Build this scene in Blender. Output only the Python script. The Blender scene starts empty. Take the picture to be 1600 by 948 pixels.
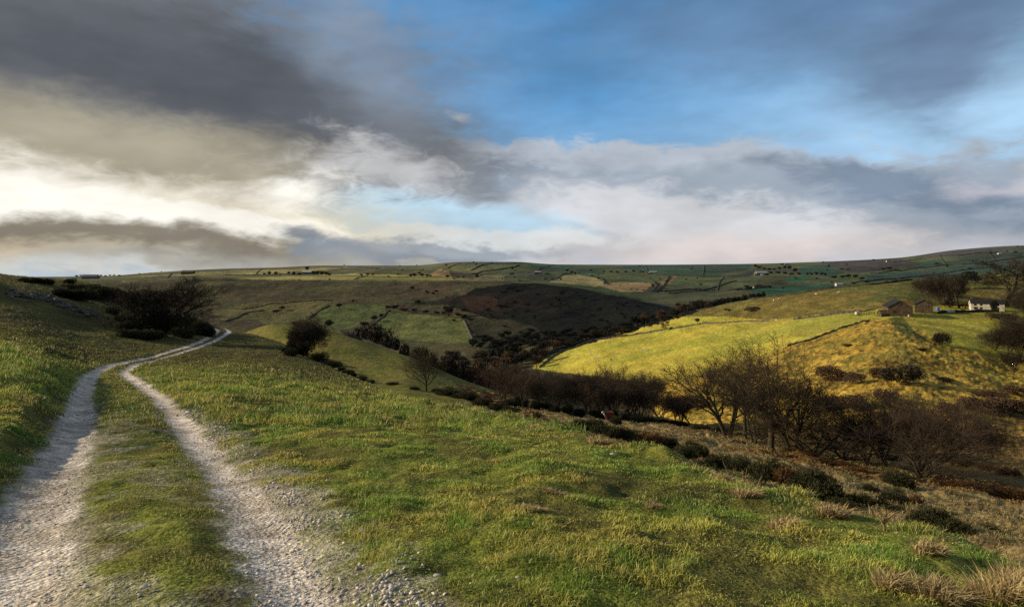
import bpy, math, random
import numpy as np
from mathutils import Vector, Matrix
R = math.radians
F = 978.0; H0 = 405.0
scene = bpy.context.scene
COL = scene.collection
rnd = random.Random(7)
NP = np.random.RandomState(11)

# ------------------------------------------------------------------ numpy noise
_perm = np.random.RandomState(5).permutation(65536).astype(np.int64)
_val = np.random.RandomState(6).rand(65536)
def _h(ix, iy):
    return _val[_perm[(ix * 73 + _perm[(iy * 31 + 977) & 65535]) & 65535]]
def vnoise(x, y):
    x0 = np.floor(x); y0 = np.floor(y); fx = x - x0; fy = y - y0
    ix = x0.astype(np.int64); iy = y0.astype(np.int64)
    fx = fx*fx*fx*(fx*(fx*6-15)+10); fy = fy*fy*fy*(fy*(fy*6-15)+10)
    a = _h(ix, iy); b = _h(ix+1, iy); c = _h(ix, iy+1); d = _h(ix+1, iy+1)
    return (a*(1-fx)+b*fx)*(1-fy)+(c*(1-fx)+d*fx)*fy
def fbm(x, y, o=4, g=0.5):
    s = 0; a = 1; t = 0
    for i in range(o):
        ca, sa = math.cos(i*1.3+.4), math.sin(i*1.3+.4)
        s = s + a*vnoise(x*ca - y*sa + 17.3*i, x*sa + y*ca - 9.1*i); t += a; a *= g; x = x*2.03; y = y*2.03
    return s/t
def sstep(a, b, x):
    t = np.clip((x-a)/(b-a), 0, 1); return t*t*(3-2*t)
def pchip_slopes(x, y):
    h = np.diff(x); dl = np.diff(y)/h; m = np.zeros_like(y)
    n = len(x)
    for i in range(1, n-1):
        if dl[i-1]*dl[i] > 0:
            w1 = 2*h[i]+h[i-1]; w2 = h[i]+2*h[i-1]
            m[i] = (w1+w2)/(w1/dl[i-1]+w2/dl[i])
    m[0] = dl[0]; m[-1] = dl[-1]
    return m
def pchip(x, y, q, soft=False):
    x = np.asarray(x, float); y = np.asarray(y, float); q = np.clip(q, x[0], x[-1])
    m = pchip_slopes(x, y)
    i = np.clip(np.searchsorted(x, q)-1, 0, len(x)-2)
    h = x[i+1]-x[i]; t = (q-x[i])/h
    return ((1+2*t)*(1-t)**2*y[i]+t*(1-t)**2*h*m[i]+t*t*(3-2*t)*y[i+1]+t*t*(t-1)*h*m[i+1])

# ------------------------------------------------------------------ terrain relief
# Survey of the valley: along each bearing, the relief is given at a chain of matching ridges, dips and
# valley floors; each entry is (distance ahead in m, fall below eye as the sight-line reading).
S = {
-600:[(2,1192),(3.5,913),(8,690),(16,578),(42,330),(75,230),(130,430),(200,460),(260,505),(320,475),(450,560),(600,540),(750,515),(950,490),(1200,465),(1500,441),(1900,438),(2400,434),(3500,430)],  # unseen left hill, raised to throw shade on the near slope
0:[(2,1192),(3.5,913),(8,700),(18,572),(42,500),(75,428),(120,460),(200,480),(260,510),(320,480),(450,560),(600,540),(750,515),(950,490),(1200,465),(1500,441),(1900,438),(2400,437),(3500,434)],
150:[(2,1192),(3.5,913),(9,692),(24,589),(50,520),(86,443),(130,480),(200,520),(260,535),(320,530),(450,560),(600,540),(750,515),(950,490),(1200,466),(1500,441),(1900,438),(2400,435),(3500,432)],
250:[(2,1192),(3.5,913),(9,692),(26,583),(52,533),(92,480),(126,530),(180,550),(230,560),(280,560),(430,575),(570,550),(720,525),(930,495),(1180,470),(1500,439),(1950,436),(2500,430),(3500,425)],
350:[(2,1192),(3.5,913),(9,692),(28,577),(55,540),(85,512),(120,550),(160,575),(200,552),(230,535),(400,590),(550,560),(700,530),(900,500),(1150,472),(1500,437.5),(2000,431),(2600,426),(3500,420)],
430:[(2,1192),(3.5,913),(9,691),(26,590),(46,556),(72,532),(108,575),(150,590),(185,548),(215,508),(380,600),(540,565),(680,535),(880,504),(1130,471),(1480,438),(2000,431),(2600,424),(3500,418)],
500:[(2,1192),(3.5,913),(9,690),(18,625),(30,592),(50,566),(85,610),(140,600),(165,560),(205,512),(350,600),(520,570),(650,540),(850,505),(1100,470),(1450,438.5),(2000,431),(2600,423),(3500,415)],
600:[(2,1192),(3.5,913),(9,689),(15,650),(20,628),(27,612),(55,650),(95,622),(140,590),(188,546),(330,612),(490,574),(630,546),(790,515),(1040,473),(1380,440),(1930,432),(2550,423),(3500,415)],
650:[(2,1192),(3.5,913),(9,688),(14,658),(17,641),(21,628),(50,670),(90,632),(122,607),(180,562),(330,620),(480,580),(620,550),(750,520),(1000,475),(1350,440.5),(1900,433),(2500,423),(3500,414.5)],
720:[(2,1192),(3.5,913),(8.5,698),(12.5,664),(14.5,652),(17,640),(35,685),(75,640),(122,618),(176,592),(320,622),(450,585),(580,555),(700,528),(930,482),(1280,441),(1750,436),(2350,424),(3500,409)],
800:[(2,1192),(3.5,913),(8,706),(10.5,677),(11.8,664),(13,655),(25,690),(60,650),(120,632),(170,618),(300,625),(420,592),(520,564),(640,540),(850,490),(1200,443),(1600,442),(2200,426),(3500,409)],
870:[(2,1192),(3.5,913),(7.3,725),(9.3,695),(10.3,681),(11.3,672),(19,710),(50,665),(115,643),(175,630),(295,635),(380,598),(490,560),(600,535),(790,497),(1100,446),(1450,450),(2000,437),(3500,413)],
950:[(2,1192),(3.5,915),(6.5,748),(8,715),(8.8,701),(9.7,692),(14,735),(40,688),(110,656),(180,640),(290,640),(340,590),(450,548),(540,531),(720,505),(1000,458),(1400,458),(2000,440),(3500,413.5)],
1030:[(2,1193),(3.4,930),(6.2,766),(7.5,732),(8.1,718),(8.8,710),(12,755),(36,712),(98,668),(158,652),(225,645),(290,592),(420,540),(510,520),(620,500),(900,477),(1350,470),(2000,440),(3500,413.5)],
1100:[(2,1194),(3.3,945),(5.5,792),(6.6,757),(7.0,748),(7.6,742),(10.5,785),(32,735),(85,682),(140,665),(180,650),(250,588),(380,535),(480,505),(560,484),(900,492),(1300,469),(2000,440),(3500,413)],
1180:[(2,1196),(3.2,965),(5.1,820),(6.0,783),(6.4,770),(6.9,763),(9.4,808),(28,752),(78,697),(130,665),(165,646),(215,585),(330,532),(430,500),(515,468),(850,484),(1300,462),(2000,437),(3500,412)],
1250:[(2,1198),(3.1,985),(4.6,845),(5.4,806),(5.8,792),(6.1,785),(8.5,830),(25,772),(72,712),(120,665),(150,640),(190,590),(270,530),(380,492),(480,457),(800,475),(1300,458),(2000,434),(3500,410)],
1400:[(2,1200),(3,1000),(4.1,880),(4.6,850),(5.0,834),(5.3,825),(7.2,872),(20,812),(66,742),(110,680),(140,625),(170,582),(240,512),(300,487),(430,442),(750,458),(1400,446),(2000,430),(3500,403)],
1500:[(2,1202),(2.9,1010),(3.95,902),(4.3,875),(4.65,860),(4.9,850),(6.7,900),(18,836),(63,757),(110,686),(140,630),(180,580),(245,514),(310,485),(430,436),(720,450),(1400,440),(2000,424),(3500,390)],
1600:[(2,1204),(2.8,1025),(3.7,928),(4.1,902),(4.3,890),(4.5,882),(6.2,930),(16,862),(60,775),(110,690),(140,640),(190,585),(250,518),(320,480),(430,428),(700,442),(1400,436),(2000,420),(3500,384)],
2200:[(2,1215),(2.6,1060),(3.0,1010),(3.3,985),(3.5,970),(3.7,960),(5,1000),(13,930),(52,820),(100,720),(140,660),(190,600),(250,530),(320,490),(430,440),(700,440),(1400,430),(2000,410),(3500,380)],
}
NK = 19
_ax = sorted(S)
PX0, PX1, PXS = -900., 2500., 2.
PXT = np.arange(PX0, PX1+1, PXS)
LD = np.linspace(math.log(2), math.log(40000), 1600)
_kl = np.array([[math.log(S[a][k][0]) for a in _ax] for k in range(NK)])
_kz = np.array([[-(S[a][k][1]-H0) for a in _ax] for k in range(NK)])
KL = np.array([pchip(_ax, _kl[k], PXT) for k in range(NK)])
KY = np.array([pchip(_ax, _kz[k], PXT) for k in range(NK)])
def _sm(a, n):
    k = np.hanning(n); k /= k.sum(); p = np.pad(a, ((0,0),(n//2,n//2)), mode='edge')
    return np.array([np.convolve(r, k, 'valid') for r in p])
KL = _sm(KL, 15)[:, :len(PXT)]; KY = _sm(KY, 9)[:, :len(PXT)]
KZ = KY/F*np.exp(KL)
ZT = np.zeros((len(PXT), len(LD))); TT = np.zeros_like(ZT)
_dl = LD
for i in range(len(PXT)):
    kx = KL[:, i].copy()
    kx = np.concatenate([kx, [math.log(6000), math.log(40000)]])
    kz = np.concatenate([KZ[:, i], [min(KZ[-1, i]-120, -210), -1900]])
    ZT[i] = pchip(kx, kz, LD)
    TT[i] = np.interp(LD, kx, np.arange(NK+2))
def _tab(T, px, ld):
    a = np.clip((px-PX0)/PXS, 0, len(PXT)-1.001); b = np.clip((ld-LD[0])/(LD[1]-LD[0]), 0, len(LD)-1.001)
    i = a.astype(int); j = b.astype(int); fa = a-i; fb = b-j
    return (T[i,j]*(1-fa)+T[i+1,j]*fa)*(1-fb)+(T[i,j+1]*(1-fa)+T[i+1,j+1]*fa)*fb
def pxof(x, y): return 800+F*x/np.maximum(y, 2.5)
def Zb(x, y):
    x = np.asarray(x, float); y = np.asarray(y, float)
    yy = np.maximum(y, 2.5)
    return _tab(ZT, 800+F*x/yy, np.log(yy)) + .14*(yy-y)
def Tb(x, y):
    yy = np.maximum(np.asarray(y, float), 2.5)
    return _tab(TT, 800+F*np.asarray(x, float)/yy, np.log(yy))

def hit_d(px, py, dmin=2.5, dmax=4200):
    d = np.exp(np.linspace(math.log(dmin), math.log(dmax), 3000))
    z = Zb((px-800)/F*d, d)
    s = H0-F*z/d
    k = np.where(s <= py)[0]
    return float(d[k[0]]) if len(k) else None

# ------------------------------------------------------------------ the two wheel ruts
def rutcurve(pts):
    q = []
    for px, py in pts:
        d = hit_d(px, py, 1.8)
        if d is None: continue
        if q and d <= q[-1][1]+.15: d = q[-1][1]+max(.15, q[-1][1]*.02)
        q.append(((px-800)/F*d, d))
    x0, y0 = q[0]; x1, y1 = q[1]
    s = (x1-x0)/(y1-y0)
    q = [(x0-s*(y0+6)*.9, -6.)]+q
    return np.array(q)
RL = rutcurve([(20,930),(40,860),(64,776),(104,700),(122,650),(131,610),(142,587),(167,572),(215,561),(253,552),(291,541),(320,530),(337,520),(338,515)])
RR = rutcurve([(487,948),(430,850),(385,776),(322,700),(278,650),(238,610),(210,593),(195,582),(203,574),(223,566),(266,555),(304,543),(337,531),(353,522),(355,515)])
RL = np.vstack([RL, [RL[-1,0]-5, RL[-1,1]+5], [RL[-1,0]-26, RL[-1,1]+12]])
RR = np.vstack([RR, [RR[-1,0]-5, RR[-1,1]+6], [RR[-1,0]-28, RR[-1,1]+14]])
_yy = np.linspace(-6, max(RL[-1,1], RR[-1,1]), 4000)
def _mk(Q):
    xs = pchip(Q[:,1], Q[:,0], _yy); k = np.hanning(41); k /= k.sum()
    xs2 = np.convolve(np.pad(xs, 20, mode='edge'), k, 'valid')
    return xs2, np.gradient(xs2, _yy)
XL, SL = _mk(RL); XR, SR = _mk(RR)
RUTEND = _yy[-1]
def lat(x, y):
    """signed sideways distances to the left and right wheel rut"""
    a = np.interp(y, _yy, XL); b = np.interp(y, _yy, XR)
    ca = 1/np.sqrt(1+np.interp(y, _yy, SL)**2); cb = 1/np.sqrt(1+np.interp(y, _yy, SR)**2)
    return (x-a)*ca, (x-b)*cb
def trackinfo(x, y):
    l, r = lat(x, y)
    far = (y > RUTEND-1)
    n = fbm(x*2.2, y*2.2, 4); n2 = fbm(x*9+5, y*9, 3)
    nn = (n-.5)*.5+(n2-.5)*.22
    wl = .22+.05*sstep(30, 4, y); wr = .20
    gl = sstep(.14, -.10, np.abs(l)-wl+nn*.5)
    gr = sstep(.14, -.10, np.abs(r)-wr+nn*.5)
    # loose stone spill to the right of the right rut, bare patches in the middle
    sp = sstep(.70, .15, r+nn*1.6)*(r > 0)*sstep(17, 6, y)
    mid = (l > 0)*(r < 0)*sstep(.52, .74, n+.17*np.exp(-((l-.45)/.3)**2))*sstep(40, 8, y)
    near = sstep(24, 9, y)
    g = np.clip(np.maximum(np.maximum(gl, gr), np.maximum(sp*.6, mid*.5*near)), 0, 1)
    g = np.where(far, 0, g)
    dip = np.exp(-(l/.33)**2)*.075+np.exp(-(r/.30)**2)*.085
    verge = sstep(-.40, -.75, l)*.17*sstep(30, 12, y)
    dip = np.where(far, 0, dip)
    return g, gl, gr, dip, verge, l, r
def poly(px, py, P):
    P = np.asarray(P, float); n = len(P); ins = np.zeros(px.shape, bool)
    j = n-1
    for i in range(n):
        xi, yi = P[i]; xj, yj = P[j]
        c = ((yi > py) != (yj > py)) & (px < (xj-xi)*(py-yi)/((yj-yi) if yj != yi else 1e-9)+xi)
        ins ^= c; j = i
    return ins
def relief(x, y, fine=True):
    """full ground height: broad relief + ruts + lumps and tussocks"""
    z = Zb(x, y); t = Tb(x, y); px = pxof(x, y)
    nearw = sstep(120, 60, y)
    out = z.copy() if hasattr(z, 'copy') else np.array(z)
    g, gl, gr, dip, verge, l, r = trackinfo(x, y)
    lump = (fbm(x*.9, y*.9, 4)-.5)*.16*sstep(.3, 1.6, np.minimum(np.abs(l), np.abs(r)))*sstep(2.5, 7, y)
    lump += (fbm(x*2.6, y*2.6+9, 3)-.5)*.11*(1-g)*sstep(.15, .6, np.minimum(np.abs(l), np.abs(r)))
    # lumpy turf left of the track
    lv = sstep(-.8, -2.5, l)*sstep(45, 22, y)
    lump += lv*(fbm(x*.55+3, y*1.3, 3)-.45)*.42
    # tussocky lip along the drop on the right
    crest = np.exp(-((t-4.8)/.6)**2)*sstep(500, 800, px)
    lump += crest*(fbm(x*1.6+8, y*1.6, 3)-.4)*.28*sstep(2, 9, y)
    out = out+(lump*sstep(5.8, 5.0, t)-dip*nearw+verge)*sstep(95, 60, y)
    # rough ground
    rough = sstep(5, 6, t)*sstep(9.8, 8.8, t)*sstep(650, 800, px)
    out = out+rough*((fbm(x*.35, y*.35, 4)-.5)*1.1+(fbm(x*1.4, y*1.4, 3)-.5)*.5)
    tus = tuss(px, H0-F*z/np.maximum(y, 2.5), t)
    out = out+tus*((fbm(x*.10, y*.10, 3)-.5)*1.0+(fbm(x*.6, y*.6, 3)-.5)*1.0)
    hillr = sstep(11.3, 12.3, t)*sstep(15, 14.2, t)
    out = out+hillr*(fbm(x*.02, y*.02, 4)-.5)*2.0
    moor = sstep(12.5, 13.5, t)*sstep(16, 15.1, t)*sstep(1100, 1000, px)
    out = out+moor*((fbm(x*.008, y*.008, 4)-.5)*16+(fbm(x*.03, y*.03, 3)-.5)*3.5)
    for bx, bd, bw, bh in ((893,1500,60,9),(688,2050,75,14),(975,1750,110,8)):
        if bd: out = out+bh*np.exp(-(((x-(bx-800)/F*bd)/bw)**2+((y-bd)/(bw*2.2))**2))
    far = sstep(15.6, 16.4, t)*sstep(18, 17.3, t)
    out = out+far*(fbm(x*.0028, y*.0028, 4)-.5)*36
    return out
TUS = [(1180,560),(1240,538),(1300,515),(1360,497),(1400,500),(1440,515),(1470,540),(1600,560),(1700,560),(1700,700),(1000,700),(1040,595)]
def tuss(px, py, t):
    return (poly(px, py, TUS) & (t > 9.2) & (t < 14.6)).astype(float)
# ------------------------------------------------------------------ node helper
class E:
    def __init__(s, nt, sock): s.nt = nt; s.s = sock
    def _m(s, op, *o):
        n = s.nt.nodes.new('ShaderNodeMath'); n.operation = op
        for i, a in enumerate((s,)+o):
            if isinstance(a, E): s.nt.links.new(a.s, n.inputs[i])
            else: n.inputs[i].default_value = a
        return E(s.nt, n.outputs[0])
    def __add__(s, o): return s._m('ADD', o)
    __radd__ = __add__
    def __mul__(s, o): return s._m('MULTIPLY', o)
    __rmul__ = __mul__
    def __sub__(s, o): return s._m('SUBTRACT', o)
    def __rsub__(s, o): return (s*-1.0)+o
    def __truediv__(s, o): return s._m('DIVIDE', o)
    def pow(s, o): return s._m('POWER', o)
    def exp(s): return s._m('EXPONENT')
    def min(s, o): return s._m('MINIMUM', o)
    def max(s, o): return s._m('MAXIMUM', o)
    def ss(s, a, b, lo=0., hi=1.):
        n = s.nt.nodes.new('ShaderNodeMapRange'); n.interpolation_type = 'SMOOTHSTEP'
        s.nt.links.new(s.s, n.inputs[0])
        for i, v in enumerate((a, b, lo, hi)): n.inputs[i+1].default_value = v
        return E(s.nt, n.outputs[0])
def nd(nt, t, **k):
    n = nt.nodes.new(t)
    for a, b in k.items(): setattr(n, a, b)
    return n
def mixc(nt, fac, a, b, mode='MIX'):
    n = nd(nt, 'ShaderNodeMix', data_type='RGBA', blend_type=mode)
    if isinstance(fac, E): nt.links.new(fac.s, n.inputs[0])
    else: n.inputs[0].default_value = fac
    for i, v in ((6, a), (7, b)):
        if isinstance(v, (tuple, list)): n.inputs[i].default_value = (*v[:3], 1)
        else: nt.links.new(v, n.inputs[i])
    return n.outputs[2]
def noise(nt, vec, scale, detail=4, rough=.55, dist=0., col=False):
    n = nd(nt, 'ShaderNodeTexNoise'); n.inputs['Scale'].default_value = scale
    n.inputs['Detail'].default_value = detail; n.inputs['Roughness'].default_value = rough
    n.inputs['Distortion'].default_value = dist
    if vec is not None: nt.links.new(vec, n.inputs['Vector'])
    return n.outputs['Color'] if col else E(nt, n.outputs['Fac'])
def comb(nt, x, y, z=0.):
    n = nd(nt, 'ShaderNodeCombineXYZ')
    for i, v in enumerate((x, y, z)):
        if isinstance(v, E): nt.links.new(v.s, n.inputs[i])
        else: n.inputs[i].default_value = v
    return n.outputs[0]
def lin(r, g, b):
    f = lambda c: (c/255/12.92) if c/255 <= .04045 else ((c/255+.055)/1.055)**2.4
    return (f(r), f(g), f(b))
def newmat(name):
    m = bpy.data.materials.new(name); m.use_nodes = True
    nt = m.node_tree; b = nt.nodes['Principled BSDF']
    b.inputs['Roughness'].default_value = .9; b.inputs['Specular IOR Level'].default_value = .15
    return m, nt, b

# ------------------------------------------------------------------ camera, sun
cd = bpy.data.cameras.new('camera'); cam = bpy.data.objects.new('camera', cd); COL.objects.link(cam)
cam.location = (0, 0, 0); cam.rotation_euler = (R(90), 0, 0)
cd.sensor_width = 36; cd.lens = 36*F/1600; cd.shift_y = -(474-H0)/1600; cd.clip_start = .05; cd.clip_end = 90000
scene.camera = cam
SUN_AZ, SUN_EL = -82.0, 17.5
sdir = np.array([math.sin(R(SUN_AZ))*math.cos(R(SUN_EL)), math.cos(R(SUN_AZ))*math.cos(R(SUN_EL)), math.sin(R(SUN_EL))])
sl = bpy.data.lights.new('sun', 'SUN'); sl.energy = 5.0; sl.angle = R(.5); sl.color = (1, .82, .55)
so = bpy.data.objects.new('sun', sl); COL.objects.link(so)
so.rotation_euler = Vector(-sdir).to_track_quat('-Z', 'Y').to_euler(); so.location = (-50, 0, 60)

# ------------------------------------------------------------------ sky
w = bpy.data.worlds.new('World'); scene.world = w; w.use_nodes = True
nt = w.node_tree; nt.nodes.clear()
wo = nd(nt, 'ShaderNodeOutputWorld'); bg = nd(nt, 'ShaderNodeBackground')
sky = nd(nt, 'ShaderNodeTexSky', sky_type='NISHITA', sun_disc=False)
sky.sun_elevation = R(SUN_EL); sky.sun_rotation = R(SUN_AZ); sky.altitude = 200
K = 10.0   # background strength is 0.1; cloud colours are given in picture brightness
bg.inputs['Strength'].default_value = 1/K
tc = nd(nt, 'ShaderNodeTexCoord'); sx = nd(nt, 'ShaderNodeSeparateXYZ')
nt.links.new(tc.outputs['Generated'], sx.inputs[0])
X, Y, Z = (E(nt, sx.outputs[i]) for i in range(3))
A0 = X._m('ARCTAN2', Y)*57.2958                      # bearing in degrees, 0 = up the valley
L0 = Z._m('ARCSINE')*57.2958                         # height above the horizon in degrees
vec0 = comb(nt, A0*.035, L0*.075)
n1 = noise(nt, vec0, 1.7, 2, .55, 0, col=True)
s1 = nd(nt, 'ShaderNodeSeparateXYZ'); nt.links.new(n1, s1.inputs[0])
n2 = noise(nt, vec0, 7.0, 4, .58, 0, col=True)
s2 = nd(nt, 'ShaderNodeSeparateXYZ'); nt.links.new(n2, s2.inputs[0])
A = A0+(E(nt, s1.outputs[0])-.5)*8+(E(nt, s2.outputs[0])-.5)*3.4
L = L0+(E(nt, s1.outputs[1])-.5)*5+(E(nt, s2.outputs[1])-.5)*2.4
fine = noise(nt, comb(nt, A0*.05, L0*.12), 6.5, 7, .62, .6)
big = noise(nt, comb(nt, A0*.03+3.1, L0*.08), 3.2, 3, .58, 0)
def ae(px, py):
    a = math.atan((px-800)/F); return math.degrees(a), math.degrees(math.atan((H0-py)/F*math.cos(a)))
WV = comb(nt, A, L)
def blob(px, py, rx, ry, rot=0, p=1.0):
    """soft cloudy body centred at a bearing/height; radii in degrees"""
    a, l = ae(px, py)
    m = nd(nt, 'ShaderNodeMapping', vector_type='TEXTURE'); nt.links.new(WV, m.inputs[0])
    m.inputs['Location'].default_value = (a, l, 0); m.inputs['Rotation'].default_value = (0, 0, R(rot))
    m.inputs['Scale'].default_value = (rx*1.8, ry*1.8, 1)
    g = nd(nt, 'ShaderNodeTexGradient', gradient_type='SPHERICAL'); nt.links.new(m.outputs[0], g.inputs[0])
    return E(nt, g.outputs['Fac'])
def layer(cur, color, mask, a=.3, b=.7, amt=1.0, namp=.5):
    m = fine._m('MULTIPLY_ADD', namp, mask).ss(a+.5*namp, b+.5*namp, 0, amt)
    return mixc(nt, m, cur, tuple(c*K for c in color))
base = mixc(nt, .9, sky.outputs[0], tuple(c*K for c in lin(60,136,196)))
hl = L0.ss(1, 25)
base = mixc(nt, hl, tuple(c*K for c in lin(186,214,234)), base)
base = mixc(nt, blob(1520, 235, 22, 7)*1.1, base, tuple(c*K for c in lin(176,214,244)))
cur = mixc(nt, blob(900, 150, 18, 9)*.7, base, tuple(c*K for c in lin(58,136,194)))
# high thin veils
cur = layer(cur, lin(106,130,160), blob(1400, -20, 26, 6, 3)+blob(1485, 120, 5.5, 6, 20)*.8+blob(1080, 20, 14, 4)*.4, .20, 1.1, .70, .35)
cur = layer(cur, lin(92,108,134), blob(1520, 0, 14, 4)+blob(1480, 120, 3.6, 4.5), .35, 1.3, .5, .4)
cur = layer(cur, lin(112,142,176), blob(720, 50, 8, 10, 20), .15, 1.1, .6, .3)
# low cloud band from centre to right
cur = layer(cur, lin(188,196,206), blob(1150, 372, 40, 6.0, -2)*1.3+blob(900, 278, 14, 2.6, -4)*.7, .30, .70, .95, 1.0)
cur = layer(cur, lin(148,160,174), blob(1000, 300, 26, 2.6, -5)+blob(1520, 325, 20, 4.0, 3)*1.2, .2, 1.0, .85, .8)
cur = layer(cur, lin(110,128,150), blob(1320, 275, 7, 1.5, -10)+blob(1540, 320, 12, 2.2)*.7+blob(860, 295, 12, 1.6, -5), .3, 1.0, .75, 1.2)
cur = layer(cur, lin(222,222,224), blob(1000, 345, 13, 2.4, -8)+blob(1180, 350, 14, 1.8, -10)*.9, .25, 1.0, .75, 1.2)
cur = layer(cur, lin(218,204,198), blob(1140, 396, 20, 2.2), .15, 1., .8, .3)
cur = layer(cur, lin(212,208,214), blob(1580, 280, 7, 1.0, 8), .4, 1., .7, .5)
# the great grey cloud at the left and its warm underside
cur = layer(cur, lin(134,138,143), blob(140, 120, 23, 15, -24)*1.3+blob(470, 265, 12, 5.0, -20)+blob(640, 235, 6, 2.6, -10)*.5, .10, 1.0, 1., .8)
cur = layer(cur, lin(92,96,103), blob(220, 85, 22, 8.5, -10)+blob(120, 150, 24, 5, -8)*.8+blob(470, 160, 6, 4.5, -32)*.25, .05, 1.15, .88, .5)
cur = layer(cur, lin(76,82,91), blob(260, 110, 18, 3.5, -8)+blob(420, 60, 6, 6, -30)*.6, .2, 1.1, .5, .6)
cur = layer(cur, lin(176,168,146), blob(90, 270, 26, 4.6, -9)*1.3+blob(380, 290, 12, 3, -8)*.6, .12, 1.1, .85, .7)
cur = layer(cur, lin(136,150,168), blob(560, 50, 4.5, 10, 24), .15, 1.1, .8, .5)
cur = layer(cur, lin(124,132,144), blob(640, 305, 10, 1.6, -12)+blob(740, 270, 8, 1.4, 0)*.7+blob(560, 320, 6, 1.2, -10), .3, 1.0, .75, 1.2)
cur = layer(cur, lin(206,206,206), blob(610, 262, 7, 2.4, -20)*1.1+blob(440, 265, 8, 1.4, -8)*.5+blob(700, 178, 3, .8)*.6, .3, 1.05, .75, 1.2)
cur = layer(cur, lin(184,214,232), blob(700, 348, 11, 2.0, -4)*1.3, .2, .85, .95, .9)
cur = layer(cur, lin(228,226,222), blob(640, 372, 12, 1.0, -3)+blob(820, 372, 9, 1.2), .35, 1.0, .7, 1.2)
cur = layer(cur, lin(216,204,174), blob(120, 325, 27, 3.0, -5)+blob(400, 345, 10, 2.2)*.7, .15, 1.1, .85, .6)
cur = layer(cur, lin(255,251,240), blob(-20, 335, 20, 3.6, -4)*1.5+blob(490, 290, 5, 1.3, 0)*.8+blob(200, 348, 12, 1.2), .25, 1.0, 1.0, .7)
cur = layer(cur, lin(108,99,82), blob(60, 372, 18, 1.3, -2)+blob(280, 388, 14, 1.6, -3), .20, 1.15, .9, 1.1)
cur = layer(cur, lin(82,94,112), blob(495, 363, 4.2, 1.0, -12), .35, .9, .8, .7)
cur = layer(cur, lin(122,136,154), blob(760, 388, 9, .8, -4)+blob(620, 394, 6, .7)+blob(540, 384, 4, 1), .35, 1.0, .7, .9)
cur = layer(cur, lin(226,210,180), blob(30, 396, 11, 1.2, 0), .35, 1., .75, .9)
cur = layer(cur, lin(176,176,170), blob(300, 408, 16, 1.2), .25, 1., .7, .5)
# even grey added overhead and behind, out of view, to neutralise the ambient light
beh = (L0.ss(27, 44)).max(A0._m('ABSOLUTE').ss(52, 85))
cur = mixc(nt, beh*.92, cur, tuple(c*K for c in lin(122,127,136)))
# slight mottling, and ground-coloured below the horizon
mott = big.ss(.25, .75, .90, 1.18)
mm = nd(nt, 'ShaderNodeVectorMath', operation='SCALE'); nt.links.new(cur, mm.inputs[0]); nt.links.new(mott.s, mm.inputs['Scale'])
fin = mixc(nt, L0.ss(-8, -3.5), tuple(c*K for c in (.03,.03,.02)), mm.outputs[0])
nt.links.new(fin, bg.inputs['Color']); nt.links.new(bg.outputs[0], wo.inputs[0])
w.cycles.sampling_method = 'MANUAL'; w.cycles.sample_map_resolution = 512

# ------------------------------------------------------------------ mesh helpers
def mesh_np(name, V, Fc, mats, attrs=None, smooth=False, matidx=None):
    """V (n,3) float, Fc (m,3) or (m,4) int"""
    me = bpy.data.meshes.new(name); V = np.asarray(V, np.float32); Fc = np.asarray(Fc, np.int32)
    n, m, k = len(V), len(Fc), Fc.shape[1]
    me.vertices.add(n); me.vertices.foreach_set('co', V.ravel())
    me.loops.add(m*k); me.loops.foreach_set('vertex_index', Fc.ravel())
    me.polygons.add(m); me.polygons.foreach_set('loop_start', np.arange(0, m*k, k, dtype=np.int32))
    me.polygons.foreach_set('loop_total', np.full(m, k, np.int32))
    if smooth: me.polygons.foreach_set('use_smooth', np.ones(m, bool))
    if matidx is not None: me.polygons.foreach_set('material_index', np.asarray(matidx, np.int32))
    me.update(calc_edges=True)
    for a, v in (attrs or {}).items():
        if v.ndim == 2:
            c = me.attributes.new(a, 'FLOAT_COLOR', 'POINT'); c.data.foreach_set('color', np.hstack([v, np.ones((n,1))]).astype(np.float32).ravel())
        else:
            c = me.attributes.new(a, 'FLOAT', 'POINT'); c.data.foreach_set('value', v.astype(np.float32))
    for mt in (mats if isinstance(mats, (list, tuple)) else [mats]): me.materials.append(mt)
    return me
def link(name, me, parent=None):
    o = bpy.data.objects.new(name, me); COL.objects.link(o)
    if parent: o.parent = parent
    return o
def tag(o, label=None, cat=None, group=None, kind=None):
    if label: o['label'] = label
    if cat: o['category'] = cat
    if group: o['group'] = group
    if kind: o['kind'] = kind
    return o

# ------------------------------------------------------------------ ground
us = np.concatenate([np.linspace(-2.2, -.96, 90)[:-1], np.linspace(-.96, .96, 1180), np.linspace(.96, 2.2, 90)[1:]])
ys = np.concatenate([np.linspace(-3.2, 1.9, 24)[:-1], np.exp(np.linspace(math.log(1.9), math.log(5600), 960)), [6500,8000,11000,16000,26000,39000]])
UU, YY = np.meshgrid(us, ys)
GX = UU*(YY+4); GY = YY
gx, gy = GX.ravel(), GY.ravel()
gz = relief(gx, gy); gt = Tb(gx, gy); gpx = pxof(gx, gy); gpy = H0-F*gz/np.maximum(gy, 2.5)

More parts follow.
